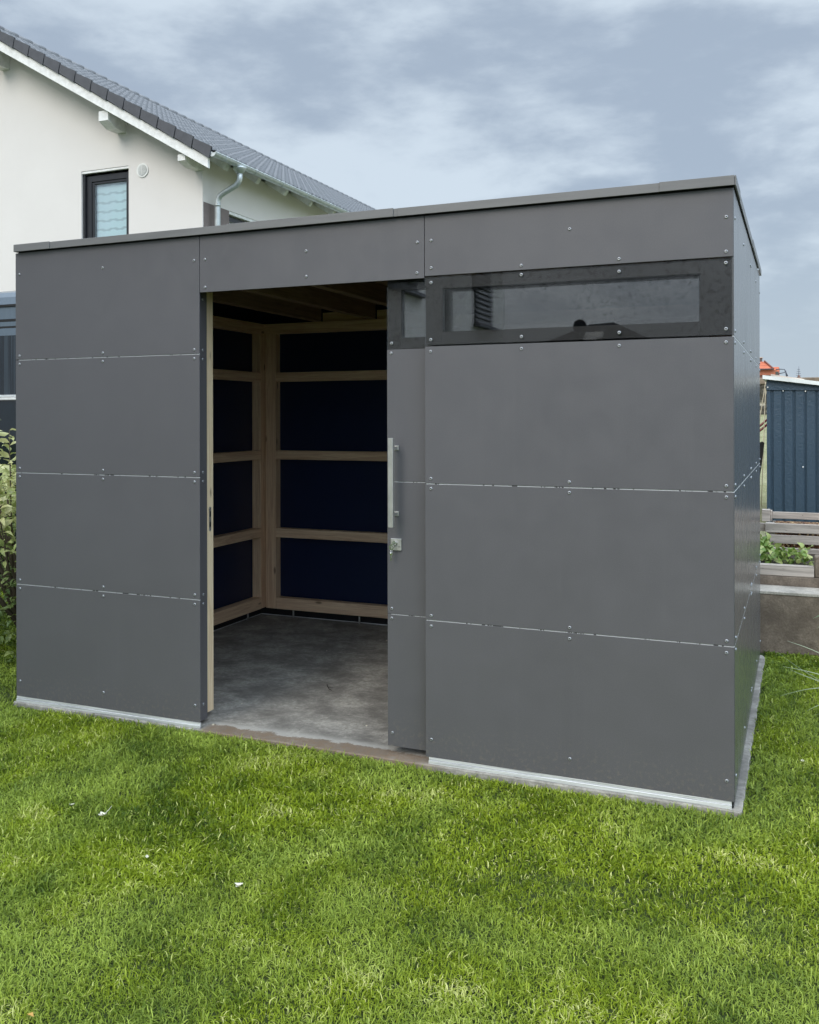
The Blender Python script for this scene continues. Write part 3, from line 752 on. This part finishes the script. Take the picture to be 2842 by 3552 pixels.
b = MB(); b.box(WX0 + .216, WX1 - .122, yw + .012, yw + .016, WZ0 + .09, WZ1 - .236, M_GLASS_H); b.build('glass_pane', wo)
b = MB(); b.box(WX0 + .2, WX1 - .1, yw + .055, yw + .058, WZ0 + .05, WZ1 - .2, M_FILM); b.build('blind', wo)
b = MB(); b.box(XS - .16, XS - .08, SY0 + .003, SY0 + .09, SZ0, SZ1 - .07, M_FRAME); b.box(XS - .16, XS - .08, SY0 + .091, SY1 - .003, SZ1 - .16, SZ1 - .07, M_FRAME); b.box(XS - .16, XS - .08, SY1 - .09, SY1 - .003, SZ0, SZ1 - .161, M_FRAME); b.box(XS - .16, XS - .08, SY0 + .091, SY1 - .091, SZ0, SZ0 + .09, M_FRAME)
wo2 = b.build('window', house)
b = MB(); b.box(XS - .075, XS - .01, SY0 + .004, SY1 - .004, SZ1 - .055, SZ1 - .003, M_WHITEP, .003); b.build('shutter_box', wo2)
b = MB(); b.box(XS - .125, XS - .12, SY0 + .091, SY1 - .091, SZ0 + .091, SZ1 - .161, M_GLASS_H); b.build('glass_pane', wo2)
b = MB(); b.box(XS - .4, XS - .17, SY0, SY1, SZ0, SZ1 - .0, mat('white_curtain', (.7, .72, .74), .9)); b.build('blind', wo2)
# round air vent
M_VENTG = mat('vent_grille', (.42, .46, .45), .6)
b = MB(); vx, vz = -6.778, 5.872
b.tube([(vx, YG - .018, vz), (vx, YG - .001, vz)], .125, M_WHITEP, 28)
b.tube([(vx, YG - .0215, vz), (vx, YG - .0185, vz)], .095, M_VENTG, 24)
for k in range(-5, 6):
    hw = math.sqrt(max(0, .09 ** 2 - (k * .016) ** 2)); b.box(vx - hw, vx + hw, YG - .027, YG - .022, vz + k * .016 - .0045, vz + k * .016 + .0045, M_WHITEP)
b.box(vx - .006, vx + .006, YG - .031, YG - .0275, vz - .09, vz + .09, M_WHITEP)
b.build('air_vent', house)

# ================================================================ VAN (left edge, beyond the shrub)
def b_van(t):
    v = t.noise(t.mapping(t.P, (30, 30, 1.)), 2, 4, .6)
    t.l(t.mix(v, (.09, .118, .15), (.13, .165, .20)), t.b.inputs['Base Color'])
M_VAN = mat('van_roof_paint', rough=.22, build=b_van)
M_VAND = mat('van_dark_paint', (.006, .011, .016), .12)
def b_vwin(t):
    v = t.noise(t.mapping(t.P, (42, 1, .4)), 1, 3, .6)
    t.l(t.mix(t.mapr(v, .4, .62), (.006, .010, .016), (.03, .042, .055)), t.b.inputs['Base Color'])
M_VWIN = mat('van_dark_window', rough=.08, build=b_vwin)
van = thing('van', 'dark blue grey camper van parked beyond the shrub at the left edge', 'van')
VY = 2.5; VX0, VX1 = -8.2, -2.0
b = MB()
prof = [(VY, .35), (VY - .02, .9), (VY - .03, 1.3), (VY - .01, 1.7)]
b.prism([(VX0, VY, .30), (VX0, VY - .03, .8), (VX0, VY - .03, 1.3), (VX0, VY, 1.665), (VX0, VY + 2.0, 1.665), (VX0, VY + 2.03, .8), (VX0, VY + 2.0, .30)], (VX1 - VX0, 0, 0), M_VAND)
b.build('body', van)
b = MB()
pp = [(VY + .01, 2.245), (VY + .015, 2.31), (VY + .03, 2.315), (VY + .03, 2.325), (VY + .02, 2.33), (VY + .02, 2.37), (VY + .035, 2.375), (VY + .035, 2.39), (VY + .025, 2.395), (VY + .03, 2.505), (VY + .05, 2.51), (VY + .05, 2.525), (VY + .04, 2.53),
      (VY + .07, 2.60), (VY + .13, 2.65), (VY + .22, 2.68), (VY + 1.8, 2.68), (VY + 1.95, 2.60), (VY + 2.0, 2.3), (VY + 2.0, 2.245)]
b.prism([(VX0 + .5, a, c) for a, c in pp], (VX1 - VX0 - .5, 0, 0), M_VAN)
for a, c in ((2.311, 2.328), (2.372, 2.392), (2.507, 2.527)): b.box(VX0 + .5, VX1 - .01, VY + .018, VY + .05, a, c, M_BLACK)
b.build('roof', van)
b = MB(); b.box(VX0 + .3, VX1 - .05, VY + .012, VY + 1.97, 1.712, 2.2445, M_VWIN); b.build('side_window', van)
b = MB(); b.box(VX0 + .1, VX1 - .02, VY - .012, VY + .02, 1.690, 1.711, M_ALU, .002); b.box(VX0 + .1, VX1 - .02, VY - .02, VY + .02, 1.667, 1.684, M_WHITEP, .002); b.build('trim_strip', van)
M_TYRE = mat('tyre_rubber', (.02, .02, .02), .9)
for wx in (VX0 + 1.1, VX1 - 1.1):
    for wy in (VY - .02, VY + 1.80):
        b = MB(); b.tube([(wx, wy, .28), (wx, wy + .22, .28)], .345, M_TYRE, 28); o = b.build('wheel', van)
        b = MB(); b.tube([(wx, wy - .012, .28), (wx, wy + .232, .28)], .20, M_STEEL, 20); b.build('rim', o)

# ================================================================ SHRUB on the left
def leaf_mat(name, a, bb, c):
    def f(t):
        at = t.n('ShaderNodeAttribute'); at.attribute_name = 'rnd'
        col = t.mix(t.mapr(at.outputs['Fac'], 0, .55, smooth=False), a, bb); col = t.mix(t.mapr(at.outputs['Fac'], .5, 1., smooth=False), col, c)
        t.l(col, t.b.inputs['Base Color'])
        tr = t.n('ShaderNodeBsdfTranslucent'); t.l(col, tr.inputs[0]); ms = t.n('ShaderNodeMixShader'); ms.inputs[0].default_value = .22
        o = [n for n in t.nt.nodes if n.bl_idname == 'ShaderNodeOutputMaterial'][0]
        t.l(t.b.outputs[0], ms.inputs[1]); t.l(tr.outputs[0], ms.inputs[2]); t.l(ms.outputs[0], o.inputs[0])
    return mat(name, rough=.38, build=f)
M_LEAF = leaf_mat('laurel_leaf', (.09, .15, .045), (.36, .42, .13), (.80, .76, .40))
M_LEAF2 = leaf_mat('bed_leaf', (.09, .19, .03), (.26, .38, .08), (.58, .60, .24))
M_BARK = mat('bark', (.10, .075, .05), .9)
def leaves(name, C_, D_, Ln, Wn, rv, m, parent=None, droop=.3):
    """C centres, D directions -> bent pointed leaves of 8 verts"""
    n = len(C_); D_ = D_ / np.linalg.norm(D_, axis=1)[:, None]
    rnd = rng.normal(size=(n, 3)) * .55 + np.array([0, 0, 1.]); Sd = np.cross(D_, rnd); Sd /= np.linalg.norm(Sd, axis=1)[:, None]; Nn = np.cross(Sd, D_)
    V = []
    for (t_, w_, h_) in ((0, 0, 0), (.3, 1, .05), (.65, .85, .0), (1, 0, -droop)):
        c = C_ + D_ * (Ln * t_)[:, None] + Nn * (Ln * h_)[:, None]
        V += [c - Sd * (Wn * w_ * .5)[:, None] + Nn * (Wn * .18 * w_)[:, None], c, c + Sd * (Wn * w_ * .5)[:, None] + Nn * (Wn * .18 * w_)[:, None]]
    V = np.stack(V, 1).reshape(-1, 3); o = np.arange(n)[:, None] * 12; F_ = []
    for j in range(3):
        for s in range(2): a = j * 3 + s; F_.append(o + np.array([a, a + 1, a + 4, a + 3]))
    return arrays_mesh(name, V, np.concatenate(F_), [m], parent, {'rnd': np.repeat(rv, 12)}, smooth=True)
shrub = thing('evergreen_shrub', 'broad leaved shrub with pale yellow green leaves beside the left corner of the shed', 'shrub')
n = 5200
cx_ = rng.uniform(-2.3, -.06, n); cy_ = rng.uniform(.45, 2.2, n); top = 1.06 + .18 * vnoise(cx_, cy_, 5, 21)
cz_ = rng.random(n) ** .75 * top
keep = ((cx_ + 1.15) / 1.2) ** 2 + ((cy_ - 1.3) / .9) ** 2 + (np.maximum(cz_ - .6, 0) / .8) ** 2 < 1.15
cx_, cy_, cz_ = cx_[keep], cy_[keep], cz_[keep]; n = len(cx_)
Dv = np.stack([(cx_ + 1.15) * .6 + rng.normal(0, .5, n), (cy_ - 1.3) * .7 - .35 + rng.normal(0, .5, n), rng.normal(.25, .45, n)], 1)
up_ = np.clip((cz_ - .5) / .5, 0, 1)
leaves('foliage', np.stack([cx_, cy_, cz_ - .05], 1), Dv, .045 + .045 * up_ * rng.uniform(.6, 1.2, n) + .01, .026 + .014 * up_, np.clip(rng.random(n) * .45 + .5 * up_, 0, 1), M_LEAF, shrub)
# upright shoots carrying the long leaves that top out at eye height
b = MB(); LC, LD = [], []
for (sx, sy, h) in ((-.60, .80, 1.50), (-.48, .62, 1.40), (-.75, 1.05, 1.46), (-.95, .9, 1.42), (-.38, .7, 1.36), (-1.3, 1.2, 1.5), (-.85, 1.3, 1.52), (-.66, .6, 1.30), (-.52, 1.0, 1.44), (-.30, .9, 1.34), (-.2, .75, 1.22), (-.25, 1.1, 1.40)):
    ln = Vector((random.uniform(-.12, .12), random.uniform(-.1, .06), 0)); p = [Vector((sx, sy, .5)) + ln * t + Vector((0, 0, (h - .5) * t)) for t in (0, .35, .7, 1)]
    b.tube(p, [.007, .005, .004, .002], M_BARK, 6)
    for k in range(30):
        t = .35 + .65 * k / 29; q = Vector((sx, sy, .5)) + ln * t + Vector((0, 0, (h - .5) * t)); a = k * 2.4
        LC.append(q); LD.append((math.cos(a), math.sin(a), random.uniform(-.1, .7)))
for k in range(14):
    a = random.uniform(0, 6.3); r = random.uniform(.2, .8)
    b.tube([(-1.1, 1.2, -.06), (-1.1 + .4 * r * math.cos(a), 1.2 + .4 * r * math.sin(a), .4), (-1.1 + r * math.cos(a), 1.2 + .8 * r * math.sin(a), .95)], [.022, .014, .006], M_BARK, 7)
b.tube([(-.7, .9, .2), (-.55, .72, .55), (-.42, .60, .85)], [.02, .015, .008], M_BARK, 7)
b.build('branches', shrub)
LC = np.array([tuple(v) for v in LC]); LD = np.array(LD); n = len(LC)
leaves('shoot_leaves', LC, LD, rng.uniform(.07, .11, n), rng.uniform(.026, .04, n), rng.uniform(.55, 1, n), M_LEAF, shrub)

# ================================================================ RIGHT SIDE: retaining wall, bed, planter, blue shed
b = MB(); b.box(2.6, 9, 2.745, 2.99, -.3, .330, M_CONC, .004); wl = b.build('retaining_wall')
tag(wl, 'low grey brown concrete retaining wall behind the lawn right of the shed', 'retaining wall')
b = MB(); b.box(2.6, 9, 2.74, 2.988, .3315, .352, M_CONCL, .003); b.build('coping', wl)
b = MB(); b.box(2.7, 9, 2.992, 3.10, -.3, .415, M_CONC, .006); b.box(4.004, 9, 3.0, 3.10, .4155, .56, M_CONC, .006)
tb = b.build('bed_wall'); tag(tb, 'second concrete step of the terrace above the retaining wall, edging the planted bed', 'bed wall')
b = MB(); b.box(2.7, 4.0, 2.995, 3.055, .4165, .490, M_GREYWOOD, .004); o = b.build('edging_board')
tag(o, 'sandy topped wooden edging board lying on the concrete step in front of the plants', 'board')
M_SOIL = mat('garden_soil', (.05, .038, .025), .95)
def b_dry(t):
    a = t.noise(t.P, 3, 5, .7); h = t.noise(t.P, 60, 4, .7)
    c = t.mix(t.mapr(a, .35, .6), (.33, .32, .16), (.45, .43, .26)); c = t.mix(t.mapr(h, .4, .65, 0, .7), c, (.12, .16, .05)); t.l(c, t.b.inputs['Base Color']); bump(t, h, .8, .03)
M_DRY = mat('dry_grass_slope', rough=.95, build=b_dry)
b = MB()
b.face([(2.7, 3.101, .44), (9, 3.101, .44), (9, 3.6, .50), (2.7, 3.6, .50)], M_SOIL)
yz = [(3.6, .50), (6.5, .62), (10, .95), (20, 1.55), (36, 1.9), (90, 2.2)]
for (y0, z0), (y1, z1) in zip(yz, yz[1:]): b.face([(2.7 - max(0, y0 - 20) * .3, y0, z0), (9 + (y0 - 3.6) * 2, y0, z0), (9 + (y1 - 3.6) * 2, y1, z1), (2.7 - max(0, y1 - 20) * .3, y1, z1)], M_DRY)
tag(b.build('terrace'), kind='structure')
n = 420
C_ = np.stack([rng.uniform(3.1, 3.98, n), rng.uniform(3.09, 3.34, n), rng.uniform(.47, .575, n)], 1)
C_[:60, 0] = rng.uniform(3.5, 3.72, 60); C_[:60, 1] = rng.uniform(3.25, 3.45, 60); C_[:60, 2] = rng.uniform(.55, .62, 60)
Dv = rng.normal(size=(n, 3)) * .6 + np.array([0, -.3, .25])
o = leaves('bed_plants', C_, Dv, rng.uniform(.035, .065, n), rng.uniform(.032, .052, n), rng.uniform(.2, 1, n), M_LEAF2)
tag(o, 'bright green leafy plants growing in the narrow bed above the retaining wall', 'plants', kind='stuff')
# timber planter of weathered boards
pl = thing('raised_planter', 'raised planter of weathered grey pallet boards in front of the blue metal shed', 'planter')
def plank(x0, x1, y0, y1, z0, z1, nm='board'):
    b = MB(); b.box(x0, x1, y0, y1, z0, z1, M_GREYWOOD, .003); return b.build(nm, pl)
plank(3.674, 5.2, 3.60, 3.628, .640, .708); plank(3.676, 5.2, 3.60, 3.628, .560, .624); plank(3.10, 5.2, 3.58, 3.61, .46, .533)
plank(3.674, 3.738, 3.629, 3.70, .535, .706, 'post'); plank(5.1, 5.16, 3.629, 3.70, .535, .706, 'post')
plank(3.716, 5.2, 3.90, 3.925, .713, .766); plank(3.716, 5.2, 3.925, 3.95, .63, .692); plank(3.640, 3.700, 3.88, 3.97, .690, .780, 'post'); plank(3.701, 3.7145, 3.90, 3.96, .690, .775, 'post')
plank(3.50, 3.672, 3.66, 3.69, .640, .700); plank(3.45, 3.62, 3.95, 3.98, .69, .76)
def b_debris(t):
    v = t.nt.nodes.new('ShaderNodeTexVoronoi'); v.inputs['Scale'].default_value = 75; t.l(t.P, v.inputs['Vector'])
    h = t.n('ShaderNodeHueSaturation') if False else None
    s = t.n('ShaderNodeSeparateColor'); t.l(v.outputs['Color'], s.inputs[0])
    c = t.mix(t.mapr(s.outputs[0], .35, .6), (.05, .022, .012), (.22, .085, .04)); c = t.mix(t.mapr(s.outputs[1], .78, .85), c, (.62, .45, .22)); t.l(c, t.b.inputs['Base Color']); bump(t, v.outputs['Distance'], 1., .01)
M_DEB = mat('leaf_litter', rough=.9, build=b_debris)
b = MB(); b.box(3.74, 5.08, 3.635, 3.87, .50, .700, M_DEB); b.build('leaf_litter', pl)
# blue corrugated shed
def b_blue(t):
    h = t.noise(t.P, 55, 4, .6); v = t.noise(t.P, 4, 4, .6)
    t.l(t.mix(v, (.030, .056, .086), (.042, .074, .108)), t.b.inputs['Base Color']); bump(t, h, .45, .01)
M_BLUE = mat('blue_sheet_metal', rough=.38, build=b_blue)
blue = thing('metal_shed', 'dark blue ribbed sheet metal shed with a white roof edge at the right edge', 'shed')
b = MB(); xs_ = 3.652; pts = []
k = 0; x = xs_
while x < 6.3:
    pts += [(x, 4.7)]; x += .030 if k == 0 else .062; k += 1
    pts += [(x, 4.7), (x + .004, 4.708), (x + .0095, 4.708), (x + .0125, 4.7035), (x + .0155, 4.708), (x + .021, 4.708)]; x += .025
for i in range(len(pts) - 1):
    (xa, ya), (xb, yb_) = pts[i], pts[i + 1]
    b.face([(xa, ya, .45), (xb, yb_, .45), (xb, yb_, 1.737), (xa, ya, 1.737)], M_BLUE)
xe_ = pts[-1][0]
b.face([(xs_, 4.7, .45), (xs_, 6.4, .45), (xs_, 6.4, 1.8), (xs_, 4.7, 1.737)], M_BLUE); b.face([(xe_, 4.7, .45), (xe_, 6.4, .45), (xe_, 6.4, 1.6), (xe_, 4.7, 1.6)], M_BLUE)
b.build('wall', blue)
b = MB(); b.prism([(3.650, 4.694, 1.737), (6.32, 4.694, 1.64), (6.32, 4.694, 1.46), (3.650, 4.694, 1.733)][:0] or [(3.650, 4.690, 1.733), (6.32, 4.690, 1.65), (6.32, 4.690, 1.62), (3.650, 4.690, 1.825)], (0, .009, 0), M_BLUE); b.bm.free()
# fascia: level bottom edge, top edge following the roof slope
b = MB()
zr = lambda x: 1.822 - (x - 3.62) * .139
b.prism([(3.650, 4.689, 1.728), (4.30, 4.689, 1.716), (6.32, 4.689, 1.44), (6.32, 4.689, zr(6.32)), (3.650, 4.689, zr(3.65))], (0, .009, 0), M_BLUE); b.build('fascia', blue)
b = MB()
b.prism([(3.621, 4.645, zr(3.621)), (6.4, 4.645, zr(6.4)), (6.4, 4.645, zr(6.4) + .032), (3.621, 4.645, zr(3.621) + .032)], (0, 1.85, 0), mat('white_roof_edge', (.74, .77, .75), .5)); b.build('roof', blue)
for q in ((3.661, 4.689, 1.751), (3.783, 4.700, 1.7195), (3.957, 4.700, 1.714), (3.937, 4.700, 1.076), (4.13, 4.70, 1.70), (4.14, 4.70, 1.08)):
    b = MB(); b.tube([(q[0], q[1] - .005, q[2]), (q[0], q[1], q[2])], .0058, M_WHITEP, 10); b.build('bolt', blue)
b = MB(); b.prism([(3.68, 4.90, 1.852), (3.95, 4.90, 1.814), (3.95, 4.90, 1.824), (3.80, 4.90, 1.850), (3.68, 4.90, 1.872)], (0, .12, 0), M_GREYWOOD)
tag(b.build('roof_plank'), 'old grey brown plank lying on the white roof of the blue shed', 'plank')

# far things on the right
def b_stone(t):
    v = t.nt.nodes.new('ShaderNodeTexVoronoi'); v.inputs['Scale'].default_value = 5.5; t.l(t.mapping(t.P, (1, 1, 1.6)), v.inputs['Vector'])
    s = t.n('ShaderNodeSeparateColor'); t.l(v.outputs['Color'], s.inputs[0])
    c = t.mix(s.outputs[0], (.16, .14, .10), (.40, .37, .30)); c = t.mix(t.mapr(v.outputs['Distance'], .3, .5, 0, .85), c, (.03, .028, .022)); t.l(c, t.b.inputs['Base Color']); bump(t, v.outputs['Distance'], 1., .06)
M_STONE = mat('rubble_stone', rough=.95, build=b_stone)
b = MB(); b.box(-1, 14, 20.0, 20.5, 1.0, 2.27, M_STONE, .03); sw = b.build('stone_wall'); tag(sw, 'rough rubble stone wall seen in the gap between the two sheds', 'stone wall')
b = MB(); b.box(-1.02, 14, 19.97, 20.53, 2.272, 2.42, M_CONC, .02); b.build('coping', sw)
M_CANE = mat('pale_cane', (.62, .56, .42), .7)
for (p0, p1, lb) in (((3.612, 5.9, 1.88), (3.548, 6.0, 1.48), 'left one of two pale canes leaning behind the corner of the grey shed'), ((3.600, 6.05, 1.78), (3.555, 6.1, .6), 'right one of two pale canes leaning against the blue shed')):
    b = MB(); p0, p1 = Vector(p0), Vector(p1); p1 = p0 + (p1 - p0).normalized() * 1.27; b.tube([p0, p1], .0042, M_CANE, 7); tag(b.build('garden_cane'), lb, 'cane', 'leaning garden canes')
M_RED = mat('dark_red_paint', (.20, .03, .035), .35)
for k, (z, lb) in enumerate(((.0, 'upper of two dark red metal handles poking out between the sheds'), (-.048, 'lower of two dark red metal handles poking out between the sheds'))):
    b = MB(); b.tube([(3.46, 6.2, 1.335 + z), (3.55, 6.2, 1.415 + z), (3.615, 6.2, 1.475 + z)], .011, M_RED, 10); b.tube([(3.46, 6.2, 1.335 + z), (3.44, 6.2, .6)], .011, M_RED, 8)
    tag(b.build('tool_handle'), lb, 'handle', 'red handles between the sheds')
b = MB(); b.prism([(3.40, 5.5, .62), (3.52, 5.5, .62), (3.585, 5.5, 1.07), (3.606, 5.5, 1.255), (3.585, 5.5, 1.268), (3.55, 5.5, 1.25)], (0, .03, 0), mat('black_plastic', (.012, .012, .013), .4))
tag(b.build('black_board'), 'black curved board edge standing in the gap behind the grey shed', 'board')
# far red roofed house
def b_redtile(t):
    sp = t.n('ShaderNodeSeparateXYZ'); t.l(t.P, sp.inputs[0]); s = t.math('SINE', t.math('MULTIPLY', sp.outputs[2], 2 * math.pi / .16)); n_ = t.noise(t.P, 9, 4, .7)
    c = t.mix(t.mapr(n_, .35, .7), (.50, .115, .045), (.68, .20, .09)); c = t.mix(t.mapr(s, .6, .95, 0, .6), c, (.22, .05, .03)); t.l(c, t.b.inputs['Base Color'])
M_RTILE = mat('orange_red_tiles', rough=.7, build=b_redtile)
M_PINK = mat('pinkish_wall', (.27, .15, .13), .9)
rh = thing('distant_house', 'distant house with an orange red tiled roof rising right of the shed', 'house')
b = MB(); b.box(-4.0, 3.0, 39.0, 46, 1.8, 3.30, M_PINK); b.build('wall', rh)
b = MB()
b.prism([(-4.3, 38.8, 3.52), (2.86, 38.8, 3.52), (2.45, 40.6, 3.95), (-3.2, 40.6, 3.95)], (0, 3.5, 0), M_RTILE)
b.prism([(2.2, 41.0, 3.30), (3.01, 41.0, 3.30), (3.01, 42.0, 3.77), (2.2, 42.0, 3.77)], (0, 2, 0), M_RTILE)
b.prism([(-4.3, 38.9, 3.28), (3.02, 38.9, 3.28), (3.02, 38.9, 3.50), (-4.3, 38.9, 3.50)], (0, .1, 0), mat('brick_band', (.42, .15, .09), .9))
b.tube([(-4.3, 38.75, 3.52), (2.88, 38.75, 3.52)], .03, mat('dark_gutter', (.08, .05, .05), .5), 8)
b.tube([(2.45, 40.5, 3.97), (2.86, 38.78, 3.54)], .035, mat('ridge_dark', (.20, .07, .05), .8), 8)
b.build('roof', rh)
b = MB(); b.box(2.05, 2.33, 40.8, 41.2, 3.8, 4.13, mat('chimney_dark', (.10, .09, .085), .9)); b.box(2.02, 2.36, 40.77, 41.23, 4.131, 4.16, M_CONCL); b.build('chimney', rh)
gs = thing('glass_balustrade', 'small framed glass screen above the white roof edge of the blue shed', 'glass screen')
M_STEELD = mat('dark_steel', (.09, .10, .13), .4)
b = MB(); b.tube([(3.36, 20.8, 2.66), (3.46, 20.8, 2.665), (3.56, 20.8, 2.655), (3.63, 20.8, 2.49)], .012, M_STEELD, 8); b.tube([(3.42, 20.8, 2.55), (3.55, 20.8, 2.58), (3.60, 20.8, 2.62)], .010, M_STEELD, 8); b.tube([(3.575, 20.8, 2.63), (3.62, 20.8, 2.40)], .012, M_STEELD, 8)
b.build('frame', gs)
b = MB(); b.box(3.43, 3.57, 20.798, 20.802, 2.40, 2.64, M_GLASS_H); b.build('glass_pane', gs)
b = MB(); b.tube([(3.39, 20.7, 2.4), (3.39, 20.7, 2.60)], [.05, .035], mat('grey_bush', (.06, .06, .05), .9), 8); b.build('post', gs)
b = MB(); q = (3.88, 22, 0)
b.tube([(q[0], q[1], 1.6), (q[0], q[1], 2.60), (q[0], q[1], 2.78)], [.02, .008, .004], M_STEELD, 6)
for k in range(4): b.tube([(q[0] - .07 + .01 * k, q[1], 2.56 + k * .05), (q[0] + .06 - .012 * k, q[1] + .02, 2.54 + k * .055)], .005, M_STEELD, 5)
b.tube([(q[0], q[1], 2.40), (q[0], q[1], 2.50), (q[0], q[1], 2.56)], [.06, .045, .015], mat('rusty_base', (.16, .09, .07), .8), 10)
tag(b.build('antenna'), 'thin spiky aerial on a small brown base above the blue shed roof', 'antenna')

# ---- long blades and a leaf reaching in from the right edge
og = thing('ornamental_grass', 'tall ornamental grass with long arching pale blades at the right edge', 'ornamental grass')
M_LONG = mat('long_blade', (.36, .42, .28), .5)
tips = [((3.83, .80, .21), (4.05, .8, .31)), ((3.86, .82, .462), (4.0, .85, .42)), ((3.842, .85, .335), (4.02, .85, .315)), ((3.945, .7, .185), (4.05, .75, .25)), ((3.80, 1.5, .25), (4.05, 1.3, .10)), ((3.99, .6, .12), (4.1, .6, .2)), ((3.87, .95, .30), (3.99, .95, .24)), ((3.97, 1.1, .05), (4.1, 1.0, .12)), ((4.3, .6, .7), (4.35, .7, .5)), ((4.6, .8, .75), (4.5, .85, .5)), ((4.55, .5, .6), (4.5, .65, .45)), ((4.4, 1.2, .8), (4.42, 1.1, .5)), ((4.2, 1.3, .6), (4.3, 1.1, .5))]
base_ = Vector((4.42, .92, -.06))
b = MB()
for tp, mid in tips:
    tp, mid = Vector(tp), Vector(mid); c1 = base_ + (mid - base_) * .55 + Vector((0, 0, .16)); P_ = [base_ + Vector((random.uniform(-.03, .03), random.uniform(-.03, .03), 0)), c1, mid, tp]
    # catmull-like sampling
    prev = None
    for k in range(19):
        t = k / 18; q = ((1 - t) ** 3) * P_[0] + 3 * t * (1 - t) ** 2 * P_[1] + 3 * t * t * (1 - t) * P_[2] + t ** 3 * P_[3]
        wd = .0028 * (1 - t ** 2.5) + .0004
        row = [q + Vector((0, wd * .5, wd)), q + Vector((0, -wd * .4, 0)), q - Vector((0, wd * .0, wd))]
        if prev: 
            for s in range(2): b.face([prev[s], prev[s + 1], row[s + 1], row[s]], M_LONG, True)
        prev = row
b.build('blades', og)
gpl = thing('garden_plant', 'pale green leaf tips of a garden plant at the right edge before the retaining wall', 'plant')
M_PL = leaf_mat('pale_leaf', (.2, .3, .18), (.40, .52, .36), (.5, .6, .45))
for c_, d_ in (((4.03, .85, .575), (-1, 0, .15)), ((4.045, .86, .55), (-1, 0, -.2)), ((4.05, .8, .60), (-.7, -.3, .6)), ((4.06, .9, .52), (-.8, .2, -.4)), ((4.07, .8, .5), (.3, -.8, -.2)), ((4.09, .84, .62), (.6, 0, .6)), ((4.1, .8, .57), (1, .2, 0)), ((4.08, .9, .55), (.2, 1, .3))):
    leaves('leaf', np.array([c_]), np.array([d_], float), np.array([.06]), np.array([.018]), np.array([.55]), M_PL, gpl)
sb = MB(); sb.tube([(4.12, .88, -.06), (4.10, .88, .3), (4.06, .86, .56)], [.004, .003, .002], M_BARK, 6); sb.build('stem', gpl)

# ================================================================ what the window reflects: neighbours behind the camera
M_LOUV = mat('grey_louvre', (.22, .22, .23), .6)
nh = thing('neighbour_house', 'white neighbouring house with a louvred shutter, mirrored in the shed window', 'house')
b = MB(); b.box(-9, -2.0, -15.54, -6.0, -.1, 5.9, M_RENDER); b.build('wall', nh)
b = MB(); b.prism([(-1.6, -15.9, 5.9), (-9.4, -15.9, 5.9), (-5.5, -15.9, 8.2)], (0, 10.3, 0), M_TILE); b.build('roof', nh)
for (ya, yb_, z0, z1) in ((-14.57, -13.45, 3.34, 4.75), (-10.45, -8.2, 3.56, 4.75)):
    b = MB(); b.box(-1.995, -1.97, ya, yb_, z0, z1, M_FRAME); f = b.build('window', nh)
    b = MB()
    for k in range(int((z1 - z0) / .10)): b.box(-1.969, -1.93, ya + .06, yb_ - .06, z0 + .03 + k * .10, z0 + .075 + k * .10, M_LOUV)
    b.build('louvres', f)
    b = MB(); b.box(-1.999, -1.86, ya - .25, yb_ + .05, z0 - .05, z0 - .001, M_VERGE); b.build('sill', f)
hh = thing('hipped_house', 'dark hip roofed house with a satellite dish, mirrored low in the shed window', 'house')
b = MB(); b.box(-8.6, 1.2, -43, -35.6, -.1, 3.2, M_RENDER); b.build('wall', hh)
M_DKROOF = mat('dark_old_tiles', (.02, .02, .021), .95)
b = MB()
A_ = [(-9.8, -35, 3.3), (1.0, -35, 3.3), (1.0, -44, 3.3), (-9.8, -44, 3.3)]; Rr = [(-4.95, -38.5, 5.72), (-3.85, -38.5, 5.78), (-4.4, -40.5, 5.8)]
b.face([A_[0], A_[1], Rr[1], Rr[0]], M_DKROOF); b.face([A_[1], A_[2], Rr[2], Rr[1]], M_DKROOF); b.face([A_[2], A_[3], Rr[2]], M_DKROOF); b.face([A_[3], A_[0], Rr[0], Rr[2]], M_DKROOF); b.face([Rr[0], Rr[1], Rr[2]], M_DKROOF)
b.build('roof', hh)
b = MB(); b.prism([(-4.9, -37.05, 4.80), (-4.1, -37.05, 4.80), (-4.1, -37.65, 5.22), (-4.9, -37.65, 5.22)], (0, .08, .06), M_STEEL); b.build('skylight', hh)
b = MB(); b.tube([(-4.95, -36.55, 4.3), (-4.95, -36.55, 5.4)], .03, M_STEELD, 6); b.tube([(-4.95, -36.5, 5.47), (-4.95, -36.45, 5.47)], .29, M_FRAME, 20); b.build('satellite_dish', hh)
